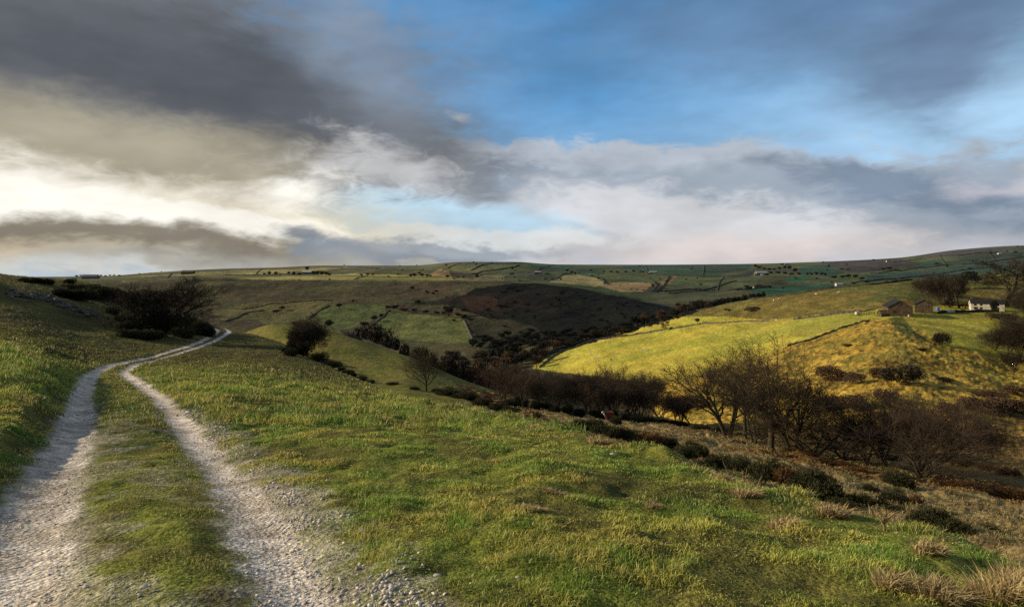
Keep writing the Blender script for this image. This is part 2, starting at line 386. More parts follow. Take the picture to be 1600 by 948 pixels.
def landcover(x, y, z, t, px, py):
    n = len(x); C = np.zeros((n,3))
    wa = fbm(x/np.maximum(y,3)*60, z/np.maximum(y,3)*60*3, 3)-.5
    wpx = px+wa*10; wpy = py+wa*4
    nA = fbm(x*.8, y*.8, 5); nB = fbm(x*.13+7, y*.13, 4); nC = fbm(x*6, y*6, 3); nD = fbm(x*.02, y*.02, 5)
    def mix(C, c, m):
        m = np.clip(m, 0, 1)[:, None]; return C*(1-m)+np.array(c)*m
    # near hill turf
    C[:] = (.20,.225,.04)
    C = mix(C, (.055,.095,.018), sstep(.45,.62,nB))
    C = mix(C, (.17,.145,.045), sstep(.50,.68,nA)*.7)
    C = mix(C, (.11,.085,.035), sstep(.55,.72,1-nA)*.6)
    C = mix(C, (.05,.035,.02), sstep(.66,.74,nC)*.5)
    hs = sstep(3.0,3.6,t)*sstep(5.2,4.9,t)*sstep(620,560,px)
    C = mix(C, (.085,.078,.026), hs*.85)
    C = mix(C, (.060,.050,.024), hs*sstep(.42,.6,nB)*.8)
    C = mix(C, (.12,.10,.035), hs*sstep(.45,.65,nA)*.4)
    crest = np.exp(-((t-4.7)/.5)**2)*sstep(480,760,px)
    C = mix(C, (.24,.20,.08), crest*sstep(.38,.6,nA)*.8)
    # drop and rough pasture on the right / green spur on the left
    m = sstep(4.9,5.3,t)
    C = mix(C, (.15,.15,.036), m)
    C = mix(C, (.20,.17,.05), m*sstep(.42,.62,nB)*.7)
    rr = m*sstep(700,780,px)*sstep(8.6,8.2,t)
    C = mix(C, (.30,.225,.095), rr)
    C = mix(C, (.13,.085,.04), rr*sstep(.48,.62,nA)*.75)
    C = mix(C, (.34,.28,.15), rr*sstep(.55,.7,nB)*.5)
    brk = poly(wpx, wpy, [(715,600),(770,610),(810,632),(860,650),(830,652),(760,640),(720,612)])&(t>6)&(t<9.4)
    C = mix(C, (.11,.035,.015), brk*sstep(.35,.5,nA))
    rb = (poly(wpx, wpy, [(1120,695),(1260,705),(1420,735),(1600,752),(1600,800),(1540,770),(1400,755),(1280,735),(1160,715)]) & (t>5) & (t<8.6))
    C = mix(C, (.15,.065,.02), rb*sstep(.42,.58,nB)*.85)
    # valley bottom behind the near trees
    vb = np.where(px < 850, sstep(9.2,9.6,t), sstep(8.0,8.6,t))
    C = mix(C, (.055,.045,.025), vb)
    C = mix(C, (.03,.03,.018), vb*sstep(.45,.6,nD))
    lr = vb*sstep(1000,1060,px)*(t < 11.5)
    C = mix(C, (.22,.13,.035), lr*.8)
    C = mix(C, (.09,.075,.03), lr*sstep(1380,1480,px)*sstep(.4,.6,nB)*.6)
    # opposite hillside
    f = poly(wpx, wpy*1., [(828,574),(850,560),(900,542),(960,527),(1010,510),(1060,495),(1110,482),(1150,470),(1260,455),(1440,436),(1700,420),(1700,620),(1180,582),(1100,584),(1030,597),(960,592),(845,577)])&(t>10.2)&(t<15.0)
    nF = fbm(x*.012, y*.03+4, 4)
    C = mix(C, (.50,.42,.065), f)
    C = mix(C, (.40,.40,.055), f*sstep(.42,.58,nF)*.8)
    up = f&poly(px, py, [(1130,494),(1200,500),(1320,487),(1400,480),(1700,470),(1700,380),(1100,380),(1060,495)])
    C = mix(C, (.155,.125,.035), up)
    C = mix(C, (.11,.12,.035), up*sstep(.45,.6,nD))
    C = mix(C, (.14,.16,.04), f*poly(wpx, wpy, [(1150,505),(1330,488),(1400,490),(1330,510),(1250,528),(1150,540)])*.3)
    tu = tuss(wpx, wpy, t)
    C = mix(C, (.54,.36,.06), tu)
    nT = fbm(x*.5, y*.5, 4)
    C = mix(C, (.12,.075,.025), tu*sstep(.52,.66,nT)*.8)
    C = mix(C, (.14,.15,.035), tu*sstep(.5,.62,nB)*.55)
    C = mix(C, (.26,.21,.05), sstep(.35,.6,nB)*(t>10.5)*(t<14.6)*poly(wpx, wpy, [(1370,485),(1440,488),(1600,490),(1600,545),(1500,545),(1470,530),(1440,520),(1400,500)])*.65)
    C = mix(C, (.07,.10,.03), (t>10.5)*(t<14.6)*poly(wpx, wpy, [(1385,497),(1410,494),(1425,515),(1450,532),(1436,531),(1405,518)])*.85)
    C = mix(C, (.20,.13,.045), (t>7)*(t<11.5)*poly(wpx, wpy, [(1470,650),(1600,640),(1600,760),(1540,760)])*sstep(.35,.6,nT))
    # moorland hill across the valley
    mo = sstep(11.1,11.7,t)*(~f)*(t<15.35)*(px<1115)
    C = mix(C, (.075,.072,.038), mo)
    C = mix(C, (.078,.060,.038), mo*sstep(.42,.6,nD)*.8)
    C = mix(C, (.115,.11,.045), mo*sstep(.5,.7,fbm(x*.006+2,y*.006,3))*.5*(px<760))
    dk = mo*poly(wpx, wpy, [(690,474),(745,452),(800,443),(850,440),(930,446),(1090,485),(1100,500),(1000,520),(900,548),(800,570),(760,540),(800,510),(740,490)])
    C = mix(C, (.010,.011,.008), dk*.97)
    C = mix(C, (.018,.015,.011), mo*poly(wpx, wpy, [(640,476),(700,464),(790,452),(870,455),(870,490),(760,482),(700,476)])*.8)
    C = mix(C, (.10,.045,.03), mo*poly(wpx, wpy, [(720,465),(775,462),(780,485),(735,488)])*.25)
    for P, c in (([(330,487),(395,472),(470,470),(520,470),(500,480),(420,496),(350,502)], (.13,.12,.05)),
                 ([(505,478),(600,474),(608,484),(560,512),(512,517),(480,515),(482,502)], (.10,.125,.045)),
                 ([(400,497),(470,485),(500,480),(478,510),(420,512)], (.12,.115,.05)),
                 ([(608,488),(640,490),(610,527),(575,515)], (.11,.135,.048)),
                 ([(640,490),(722,494),(742,535),(690,536),(612,528)], (.15,.165,.055)),
                 ([(726,496),(800,500),(840,512),(850,530),(745,534)], (.035,.034,.02)),
                 ([(800,540),(862,535),(866,548),(820,552)], (.09,.085,.04))):
        C = mix(C, c, poly(wpx*.5+px*.5, wpy*.5+py*.5, P)*mo*.9)
    # plateau and far hills
    fa = sstep(15.0,15.1,t)
    C = mix(C, (.085,.105,.04), fa)
    C = mix(C, (.13,.13,.055), fa*(px<760)*.9)
    C = mix(C, (.07,.07,.045), fa*sstep(.5,.62,fbm(x*.0022,y*.0022,4))*.7)
    for P, c in (([(170,440),(440,432),(560,427),(640,430),(560,437),(350,437)], (.34,.30,.09)),
                 ([(560,437),(570,430),(700,432),(780,440)], (.27,.26,.07)),
                 ([(180,433),(320,425),(520,417),(560,417),(440,428)], (.30,.26,.09)),
                 ([(540,418),(640,416),(655,422),(560,428)], (.12,.12,.06)),
                 ([(702,421),(745,418),(757,426),(720,424)], (.20,.19,.07)),
                 ([(735,408),(820,408),(770,418),(720,416)], (.08,.10,.045)),
                 ([(740,430),(790,430),(786,440),(745,440)], (.19,.17,.08)),
                 ([(668,434),(674,426),(688,420),(702,424),(706,434)], (.34,.24,.10)),
                 ([(706,434),(704,424),(720,428),(740,432),(742,437)], (.10,.07,.04)),
                 ([(826,413),(900,415),(890,422),(830,418)], (.03,.085,.042)),
                 ([(858,440),(880,431),(905,429),(930,434),(950,443),(930,448)], (.34,.29,.13)),
                 ([(935,446),(965,440),(1015,442),(1020,446),(1005,456),(970,456)], (.34,.24,.11)),
                 ([(1020,455),(1040,447),(1060,432),(1050,430),(1025,444)], (.20,.13,.06)),
                 ([(950,418),(1000,414),(1175,412),(1170,422),(1100,432),(1050,430),(1010,424)], (.035,.072,.045)),
                 ([(895,419),(945,420),(945,428),(905,428)], (.03,.075,.042)),
                 ([(1015,462),(1060,448),(1120,438),(1190,432),(1180,446),(1100,454)], (.085,.105,.05)),
                 ([(1120,438),(1180,421),(1175,432)], (.05,.045,.04)),
                 ([(1226,441),(1233,434),(1265,434),(1264,440)], (.03,.12,.065)),
                 ([(1250,417),(1290,414),(1320,425),(1300,432),(1250,430)], (.03,.07,.045)),
                 ([(1170,450),(1320,442),(1340,446),(1270,456),(1180,462)], (.03,.08,.048)),
                 ([(1350,429),(1450,421),(1600,400),(1600,420),(1480,432),(1360,440)], (.038,.068,.052)),
                 ([(1430,410),(1470,404),(1480,414),(1440,420)], (.045,.09,.05)),
                 ([(1400,420),(1500,405),(1600,392),(1600,399),(1450,418)], (.04,.062,.05)),
                 ([(1250,405),(1400,402),(1440,412),(1340,428),(1310,420),(1290,412)], (.065,.055,.05)),
                 ([(1400,402),(1450,392),(1600,384),(1600,390),(1480,402)], (.08,.075,.07))):
        C = mix(C, c, fa*poly(px*.7+wpx*.3, py*.7+wpy*.3, P)*.92)
    tex = (t > 9)*(t < 15)
    q1 = fbm(x*.35, y*.12, 4); q2 = fbm(x*1.1, y*1.1, 3); q3 = fbm(x*.09, y*.02+z*.5, 3)
    C = C*(1+tex*((q1-.5)*.6+(q2-.5)*.7+(q3-.5)*.4))[:,None]
    C = mix(C, (.30,.22,.06), (f&(px>850))*sstep(.58,.70,q1)*.45)
    q4 = fbm(x*.02, y*.02, 4); q5 = fbm(x*.006, y*.006+5, 3)
    C = C*(1+fa*((q4-.5)*.9+(q5-.5)*.8))[:,None]
    C = C+(fa*np.clip((y-1400)/2400, 0, 1))[:,None]*np.array([.040,.042,.047])  # haze painted into the far ground colour, growing with distance
    C = C*(.86+.28*nC[:,None])*(.85+.3*fbm(x*.05+3, y*.05, 4))[:,None]
    # track surface
    g, gl, gr, dip, verge, l, r = trackinfo(x, y)
    near = (t < 5.2)*sstep(97, 80, y)*(1-hs*0)
    sn = fbm(x*14, y*14, 3)
    stone = np.stack([.74+.30*(sn-.5), .665+.28*(sn-.5), .575+.26*(sn-.5)], 1)
    earth = np.array([.47,.40,.31])
    e = np.clip(sstep(.40,.66,fbm(x*3,y*3,4))*.7+((l<.2)&(l>-.6))*.35, 0, .85)[:,None]
    st = stone*(1-e)+earth*e
    inn = (sstep(.22,.42,l)*sstep(-.22,-.42,r))[:,None]; st = st*(1-inn)+(np.array([.27,.235,.16])*(.7+.6*sn[:,None])+(sn[:,None]>.58)*np.array([.22,.21,.18]))*inn
    C = C*(1-(g*near)[:,None])+st*(g*near)[:,None]
    edge = near*np.exp(-((np.minimum(np.abs(l),np.abs(r))-.42)/.13)**2)*sstep(30,15,y)
    C = mix(C, (.06,.045,.025), edge*.45*(l<0)+edge*.35*((r<0)&(r>-.5)))
    return C, g*near
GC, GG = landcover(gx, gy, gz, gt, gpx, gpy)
nr, nc = GX.shape
ii = np.arange(nr*nc).reshape(nr, nc)
Q = np.stack([ii[:-1,:-1], ii[:-1,1:], ii[1:,1:], ii[1:,:-1]], -1).reshape(-1, 4)
gm, nt, b = newmat('ground')
at = nd(nt, 'ShaderNodeAttribute', attribute_name='col'); gv = nd(nt, 'ShaderNodeAttribute', attribute_name='gravel')
geo = nd(nt, 'ShaderNodeNewGeometry')
P = geo.outputs['Position']
gE = E(nt, gv.outputs['Fac'])
cnear = noise(nt, P, 38, 1, .65); cmid = noise(nt, P, 5, 3, .62); cfar = noise(nt, P, .45, 3, .65); cvf = noise(nt, P, .045, 3, .62)
spx = nd(nt, 'ShaderNodeSeparateXYZ'); nt.links.new(P, spx.inputs[0]); yy = E(nt, spx.outputs[1])
kf = cnear.ss(.3,.7,.6,1.4)*cmid.ss(.3,.7,.72,1.28)*cfar.ss(.3,.7,.78,1.22)*cvf.ss(.3,.7,.85,1.15)
vm = nd(nt, 'ShaderNodeVectorMath', operation='SCALE'); nt.links.new(at.outputs['Color'], vm.inputs[0]); nt.links.new(kf.s, vm.inputs['Scale'])
nt.links.new(vm.outputs[0], b.inputs['Base Color'])
vor = nd(nt, 'ShaderNodeTexVoronoi'); vor.inputs['Scale'].default_value = 26; nt.links.new(P, vor.inputs['Vector'])
vd = E(nt, vor.outputs['Distance'])
hA = noise(nt, P, 30, 2, .6); hB = noise(nt, P, .5, 5, .68)
hgt = hA*.03*yy.ss(40,12,0,1)+(1-vd)*.014*gE+hB*yy.ss(8,120,.03,.9)+noise(nt, P, .045, 4, .62)*yy.ss(200,900,0,5.)
bp = nd(nt, 'ShaderNodeBump'); bp.inputs['Strength'].default_value = .8; bp.inputs['Distance'].default_value = 1.0
nt.links.new(hgt.s, bp.inputs['Height']); nt.links.new(bp.outputs[0], b.inputs['Normal'])
b.inputs['Roughness'].default_value = .95; b.inputs['Specular IOR Level'].default_value = .05
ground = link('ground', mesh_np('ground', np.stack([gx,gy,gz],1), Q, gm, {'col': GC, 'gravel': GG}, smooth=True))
tag(ground, kind='structure')

# ------------------------------------------------------------------ unseen sheet added off to the left, gaps shaped to throw sun patches
def sunmask(x, y, z):
    t = Tb(x, y); px = pxof(x, y); py = H0-F*z/np.maximum(y, 2.5)
    M = np.full(x.shape, .28)
    def s(m, v): M[m] = v
    s((t<9.3), .95)
    s((t>5.6)&(t<10.3)&(px>900), .9)
    s((t>8.2)&(t<11.5)&(px>760)&(px<1050), .3)
    s((t>6.6)&(t<10)&(px<800)&(py<562)&(py>518), .5)
    s((t>6.6)&(t<10)&poly(px,py,[(380,500),(500,505),(560,520),(600,540),(560,536),(500,522),(380,545)]), .95)
    s((t>9.6)&(t<12)&(px<1000), .30)
    s((t>11.3)&(t<15.4)&(px<1120), .25)
    s((t>12)&(t<15.4)&(px>740)&(px<1120), .02)
    s((t>12)&(t<15)&poly(px,py,[(540,470),(640,480),(745,500),(745,540),(560,530),(480,515)]), .6)
    s((t>12)&(t<15)&poly(px,py,[(690,490),(725,494),(742,535),(700,536)]), .85)
    B = [(822,574),(870,548),(940,528),(1010,508),(1060,495),(1110,483),(1160,476),(1230,484),(1300,496),(1380,505),(1440,530),(1470,560),(1430,640),(1000,650),(840,600)]
    s((t>9.9)&(t<15.2)&(px>1000), .5)
    s((t>10.3)&(t<15.2)&(px>1460), .38)
    s((t>9.6)&(t<15.0)&poly(px,py,B), 1.)
    inb = (t>9.6)&(t<15.0)&poly(px,py,B); M[inb] *= (.72+.28*sstep(.38,.55,fbm(x*.006+1.5, y*.016+z*.02, 2)))[inb]
    fa = (t>15.1)
    s(fa, .25); s(fa&(px<660), .75); s(fa&(px<620)&(py<424), .6)
    s(fa&(px>640)&(px<860), .45); s(fa&(px>=950), .22); s(fa&(px>1250), .12)
    s(fa&poly(px,py,[(660,423),(720,423),(720,434),(660,434)]), 1.)
    s(fa&poly(px,py,[(700,415),(757,415),(757,428),(700,428)]), 1.)
    s(fa&poly(px,py,[(730,428),(800,428),(790,442),(730,442)]), 1.)
    s(fa&poly(px,py,[(850,428),(915,428),(930,450),(850,444)]), 1.)
    s(fa&poly(px,py,[(930,438),(1060,430),(1060,462),(950,460)]), 1.)
    s(fa&(px>1020)&(px<1200)&(py>436), .5)
    return M
HC = 950.
sxx = np.arange(-9200, -300, 18.); syy = np.arange(-900, 4400, 18.)
SX, SY = np.meshgrid(sxx, syy)
cxx = SX.ravel(); cyy = SY.ravel(); hz = np.full(cxx.shape, HC); hitm = np.full(cxx.shape, .95); done = np.zeros(cxx.shape, bool)
for zz in np.concatenate([np.arange(120, -40, -6.), np.arange(-40, -100, -1.5)]):
    q = (HC-zz)/sdir[2]; X1 = cxx-sdir[0]*q; Y1 = cyy-sdir[1]*q
    ok = (~done)&(Y1 > 3)
    h = np.full(cxx.shape, -1e9); h[ok] = Zb(X1[ok], Y1[ok]); n = ok&(h >= zz)
    if n.any():
        hitm[n] = sunmask(X1[n], Y1[n], h[n]); done |= n
dens = (1-hitm).reshape(SX.shape)
kk = np.array([.25,.5,.25]); 
for _ in range(1):
    dens = np.apply_along_axis(lambda r: np.convolve(np.pad(r,1,mode='edge'), kk, 'valid'), 0, dens)
    dens = np.apply_along_axis(lambda r: np.convolve(np.pad(r,1,mode='edge'), kk, 'valid'), 1, dens)
ii = np.arange(SX.size).reshape(SX.shape)
Qc = np.stack([ii[:-1,:-1], ii[:-1,1:], ii[1:,1:], ii[1:,:-1]], -1).reshape(-1, 4)
cxc = cxx[Qc].mean(1); cyc = cyy[Qc].mean(1)
keep = (cxc/np.maximum(cyc, 1) < -.92)|(cyc < 0)
Qc = Qc[keep]
cm, nt, b = newmat('shade_cloud')
nt.nodes.remove(b); ad = nd(nt, 'ShaderNodeAttribute', attribute_name='density')
tr = nd(nt, 'ShaderNodeBsdfTransparent'); df = nd(nt, 'ShaderNodeBsdfTranslucent'); df.inputs[0].default_value = (.85,.85,.88,1)
ms = nd(nt, 'ShaderNodeMixShader'); nt.links.new(ad.outputs['Fac'], ms.inputs[0]); nt.links.new(tr.outputs[0], ms.inputs[1]); nt.links.new(df.outputs[0], ms.inputs[2])
nt.links.new(ms.outputs[0], nt.nodes['Material Output'].inputs[0])
czz = HC+(fbm(cxx*.001, cyy*.001, 4)-.5)*0
shade_cloud = link('shade_cloud', mesh_np('shade_cloud', np.stack([cxx,cyy,czz],1), Qc, cm, {'density': np.clip(dens.ravel(),0,1)}))
tag(shade_cloud, kind='structure')

scene.view_settings.view_transform = 'Standard'; scene.view_settings.look = 'None'; scene.view_settings.exposure = 0
scene.cycles.max_bounces = 4; scene.cycles.diffuse_bounces = 1; scene.cycles.transparent_max_bounces = 16
scene.cycles.use_denoising = False
# ------------------------------------------------------------------ materials for things
def vmat(name, c1, c2, scale=8., transl=0., rough=.85, spec=.2, attr=None, objvar=.0):
    """two-tone noise material; attr = per-leaf tone stored on the mesh"""
    m, nt, b = newmat(name)
    tc = nd(nt, 'ShaderNodeTexCoord')
    if attr:
        a = nd(nt, 'ShaderNodeAttribute', attribute_name=attr); f = E(nt, a.outputs['Fac'])
    else:
        f = noise(nt, tc.outputs['Object'], scale, 3, .6).ss(.3, .7)
    col = mixc(nt, f, c1, c2)
    if objvar:
        oi = nd(nt, 'ShaderNodeObjectInfo'); rv = E(nt, oi.outputs['Random'])*(2*objvar)+(1-objvar)
        s = nd(nt, 'ShaderNodeVectorMath', operation='SCALE'); nt.links.new(col, s.inputs[0]); nt.links.new(rv.s, s.inputs['Scale']); col = s.outputs[0]
    nt.links.new(col, b.inputs['Base Color']); b.inputs['Roughness'].default_value = rough; b.inputs['Specular IOR Level'].default_value = spec
    if transl:
        t = nd(nt, 'ShaderNodeBsdfTranslucent'); nt.links.new(col, t.inputs[0])
        ms = nd(nt, 'ShaderNodeMixShader'); ms.inputs[0].default_value = transl
        nt.links.new(b.outputs[0], ms.inputs[1]); nt.links.new(t.outputs[0], ms.inputs[2])
        nt.links.new(ms.outputs[0], nt.nodes['Material Output'].inputs[0])
    return m
M = {}
M['bark'] = vmat('bark', (.030,.026,.018), (.085,.075,.045), 3.0, objvar=.15)
M['bark_mossy'] = vmat('bark_mossy', (.04,.036,.018), (.13,.11,.05), 2.5)
M['twig'] = vmat('twig', (.026,.019,.012), (.062,.045,.025), .6, objvar=.2)
M['twig_dark'] = vmat('twig_dark', (.028,.022,.016), (.06,.048,.03), .6, objvar=.2)
M['twig_red'] = vmat('twig_red', (.034,.023,.016), (.080,.056,.037), .5, objvar=.25)
M['twig_pale'] = vmat('twig_pale', (.20,.14,.06), (.30,.22,.10), .5, objvar=.2)
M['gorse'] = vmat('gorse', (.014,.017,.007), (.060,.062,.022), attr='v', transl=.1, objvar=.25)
M['gorse_brown'] = vmat('gorse_brown', (.05,.03,.014), (.16,.085,.03), attr='v', transl=.1, objvar=.25)
M['leaf_dark'] = vmat('leaf_dark', (.010,.013,.006), (.036,.038,.016), attr='v', transl=.1, objvar=.2)
M['leaf_far'] = vmat('leaf_far', (.022,.020,.014), (.060,.048,.030), attr='v', objvar=.35)
M['leaf_far_dark'] = vmat('leaf_far_dark', (.012,.014,.012), (.03,.032,.024), attr='v', objvar=.3)
M['leaf_far_brown'] = vmat('leaf_far_brown', (.06,.035,.022), (.15,.09,.05), attr='v', objvar=.3)
M['straw'] = vmat('straw', (.30,.21,.08), (.66,.53,.28), attr='v', transl=.3, objvar=.1)
M['stone'] = vmat('stone', (.035,.034,.028), (.20,.19,.16), 2.2, objvar=.15)
M['pale_stone'] = vmat('pale_stone', (.42,.37,.31), (.66,.62,.56), 9.)
M['drystone'] = vmat('drystone', (.035,.032,.026), (.12,.11,.085), .5, objvar=.2)
M['hedge'] = vmat('hedge', (.020,.020,.012), (.055,.05,.028), .3, objvar=.25)
M['barnstone'] = vmat('barnstone', (.05,.037,.023), (.14,.10,.065), 1.3)
M['slate'] = vmat('slate', (.016,.016,.016), (.034,.033,.032), 1.5, rough=.9)
M['whitewall'] = vmat('whitewall', (.50,.44,.36), (.74,.70,.62), .6)
M['greywall'] = vmat('greywall', (.12,.115,.11), (.2,.19,.18), .8)
M['whiteroof'] = vmat('whiteroof', (.38,.40,.43), (.5,.52,.55), .3, rough=.4)
M['glass'] = vmat('glass', (.02,.022,.026), (.05,.052,.06), .5, rough=.12, spec=.5)
M['wood'] = vmat('wood', (.06,.04,.025), (.12,.08,.05), 3.)
M['wool'] = vmat('wool', (.62,.56,.42), (.80,.74,.60), 6.)
M['face'] = vmat('face', (.05,.045,.04), (.10,.09,.08), 6.)
M['cowred'] = vmat('cowred', (.09,.03,.018), (.14,.045,.025), 2.)
M['cowwhite'] = vmat('cowwhite', (.7,.64,.58), (.82,.78,.72), 4.)
M['carpaint'] = vmat('carpaint', (.55,.57,.60), (.62,.64,.67), 1., rough=.3, spec=.5)
M['tyre'] = vmat('tyre', (.012,.012,.012), (.02,.02,.02), 5.)
M['rim'] = vmat('rim', (.4,.4,.4), (.5,.5,.5), 5., rough=.3)
M['blue'] = vmat('blue', (.06,.12,.42), (.10,.18,.55), 2., rough=.5)
M['redlight'] = vmat('redlight', (.4,.02,.02), (.5,.03,.03), 2., rough=.3)

# ------------------------------------------------------------------ branching trees
def tubes(lines, sides=3):
    """lines: list of (pts (n,3), radii (n,)) -> V, F quads"""
    Vs, Fs, off = [], [], 0
    byn = {}
    for p, r in lines: byn.setdefault(len(p), []).append((p, r))
    ang = np.arange(sides)*2*math.pi/sides
    for n, L in byn.items():
        P = np.array([l[0] for l in L]); Rr = np.array([l[1] for l in L])
        T = np.gradient(P, axis=1); T /= np.linalg.norm(T, axis=2, keepdims=True)+1e-9
        ref = np.zeros_like(T); ref[..., 0] = 1; m = np.abs(T[..., 0]) > .85; ref[m] = (0, 1, 0)
        U = np.cross(T, ref); U /= np.linalg.norm(U, axis=2, keepdims=True)+1e-9; W = np.cross(T, U)
        ring = P[:,:,None,:]+Rr[:,:,None,None]*(U[:,:,None,:]*np.cos(ang)[None,None,:,None]+W[:,:,None,:]*np.sin(ang)[None,None,:,None])
        k = len(L); Vs.append(ring.reshape(-1, 3))
        idx = off+np.arange(k*n*sides).reshape(k, n, sides)
        a = idx[:, :-1, :]; b_ = idx[:, 1:, :]
        Fs.append(np.stack([a, np.roll(a, -1, 2), np.roll(b_, -1, 2), b_], -1).reshape(-1, 4))
        off += k*n*sides
    return np.vstack(Vs), np.vstack(Fs)

def grow_tree(seed, H, spread, stems=1, trunk=.28, levels=4, kids=(6,6,6,5), wob=.22, up=.12, r0=.035, lean=0., minr=.008, open_=.9, ratio=.62, slant=.24):
    """levels 0-1 = trunk and limbs, the rest = crown twigs. Returns two lists of polylines."""
    g = np.random.RandomState(seed); A, B = [], []
    def branch(p, d, L, r, lv):
        n = 7 if lv == 0 else (6 if lv <= 2 else 4)
        pts = [p.copy()]; rad = [r]; dirs = [d.copy()]
        st = L/(n-1)
        for i in range(n-1):
            d = d+g.normal(0, wob*(.5 if lv == 0 else 1), 3); d[2] += up*(1 if lv else .6); d /= np.linalg.norm(d)
            p = p+d*st; pts.append(p.copy()); dirs.append(d.copy())
            rad.append(max(minr, r*(1-(.45 if lv == 0 else .72)*(i+1)/(n-1))))
        if lv >= 3: rad[-1] = minr*.6
        (A if lv <= 1 else B).append((np.array(pts), np.array(rad)))
        if lv >= levels: return
        k = kids[min(lv, len(kids)-1)]
        for j in range(k):
            t = (trunk+(1-trunk)*(j+.6)/k if lv == 0 else .22+.78*(j+.5)/k)+g.uniform(-.05, .05); t = min(max(t, .05), .999)
            q = t*(n-1); i0 = min(int(q), n-2); f = q-i0
            bp = pts[i0]*(1-f)+pts[i0+1]*f; br = rad[i0]*(1-f)+rad[i0+1]*f; bd = dirs[i0]
            rv = g.normal(0, 1, 3); rv -= bd*np.dot(rv, bd); rv /= np.linalg.norm(rv)
            if lv == 0: rv[2] = abs(rv[2])*.4
            an = g.uniform(.5, 1.05)*open_
            nd_ = bd*math.cos(an)+rv*math.sin(an); nd_ /= np.linalg.norm(nd_)
            LL = L*ratio*g.uniform(.7, 1.15)*(1.25-.55*t if lv else (1.15-.35*t)*spread)
            branch(bp, nd_, LL, max(minr, br*g.uniform(.5, .7)), lv+1)
    for s in range(stems):
        a = g.uniform(0, 6.28); o = .0 if stems == 1 else .012*H
        d = np.array([math.cos(a)*(.0 if stems == 1 else slant)+lean, math.sin(a)*(.0 if stems == 1 else slant), 1.]); d /= np.linalg.norm(d)
        branch(np.array([math.cos(a)*o, math.sin(a)*o, -.03*H]), d, H*.62, H*r0*(1 if stems == 1 else .75), 0)
    allp = np.vstack([p for p, _ in A+B]); s = H/allp[:, 2].max()
    A = [(p*s, r*s) for p, r in A]; B = [(p*s, r*s) for p, r in B]
    # flare the foot
    for p, r in A:
        if p[0, 2] <= 0: r[0] *= 1.5
    return A, B
TREES = {}
def tree_kind(key, bark, twig, crown_leaf=None, **k):
    A, B = grow_tree(**k)
    V, Fq = tubes(A, 6); me1 = mesh_np('trunk', V, Fq, M[bark], smooth=True)
    V, Fq = tubes(B, 3); me2 = mesh_np('crown', V, Fq, M[twig])
    allp = np.vstack([p for p, _ in B]); w = np.percentile(np.abs(allp[:, 0]), 97)*2
    TREES[key] = (me1, me2, k['H'], w); print('KIND', key, k['H'], round(w, 1))
def leafcloud(seed, lobes, n, leaf, width, up=.35, hang=0.):
    """n narrow leaf/spine tufts spread through a union of ellipsoid lobes (cx,cy,cz,rx,ry,rz)"""
    g = np.random.RandomState(seed); lobes = np.array(lobes, float)
    vol = (lobes[:,3]*lobes[:,4]*lobes[:,5])**.75; pr = vol/vol.sum()
    L = lobes[g.choice(len(lobes), n, p=pr)]
    d = g.normal(0, 1, (n, 3)); d /= np.linalg.norm(d, axis=1, keepdims=True)
    rr = g.uniform(.25, 1, n)**.45
    rag = .78+.44*vnoise(d[:,0]*2.3+L[:,0]*3+seed, d[:,2]*2.3+d[:,1]*2.3)
    p = L[:, :3]+d*L[:, 3:]*(rr*rag)[:, None]
    p[:, 2] = np.maximum(p[:, 2], .02)
    o = d*.8+g.normal(0, .55, (n, 3)); o[:, 2] += up; o /= np.linalg.norm(o, axis=1, keepdims=True)
    s = np.cross(o, g.normal(0, 1, (n, 3))); s /= np.linalg.norm(s, axis=1, keepdims=True)
    l = leaf*g.uniform(.6, 1.4, n)[:, None]; ww = width*g.uniform(.6, 1.4, n)[:, None]
    V = np.stack([p-s*ww, p+s*ww, p+o*l], 1).reshape(-1, 3)
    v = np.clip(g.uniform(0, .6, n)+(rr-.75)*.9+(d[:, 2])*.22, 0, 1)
    return V, np.arange(3*n).reshape(-1, 3), np.repeat(v, 3)
BUSH = {}
def bush_kind(key, mat, seed, W, H, n, leaf, width, nl=7, flat=False):
    g = np.random.RandomState(seed); lobes = [(0, 0, H*.42, W*.30, W*.28, H*.42)]
    for i in range(nl):
        a = g.uniform(0, 6.28); q = g.uniform(.1, .34)*W; hh = H*g.uniform(.28, .5)
        lobes.append((math.cos(a)*q, math.sin(a)*q*.8, hh*g.uniform(.7, 1.15), W*g.uniform(.13, .24), W*g.uniform(.13, .22), hh))
    V, Fc, v = leafcloud(seed, lobes, n, leaf, width)
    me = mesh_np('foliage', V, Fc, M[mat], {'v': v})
    A, B = grow_tree(seed+3, H*.8, 1.3, stems=3, levels=2, kids=(5,4), r0=.03, minr=.01, open_=1.2, trunk=.1)
    V, Fq = tubes(A+B, 3); ms = mesh_np('stems', V, Fq, M['bark'])
    BUSH[key] = (me, ms, H, W)
FAR = {}
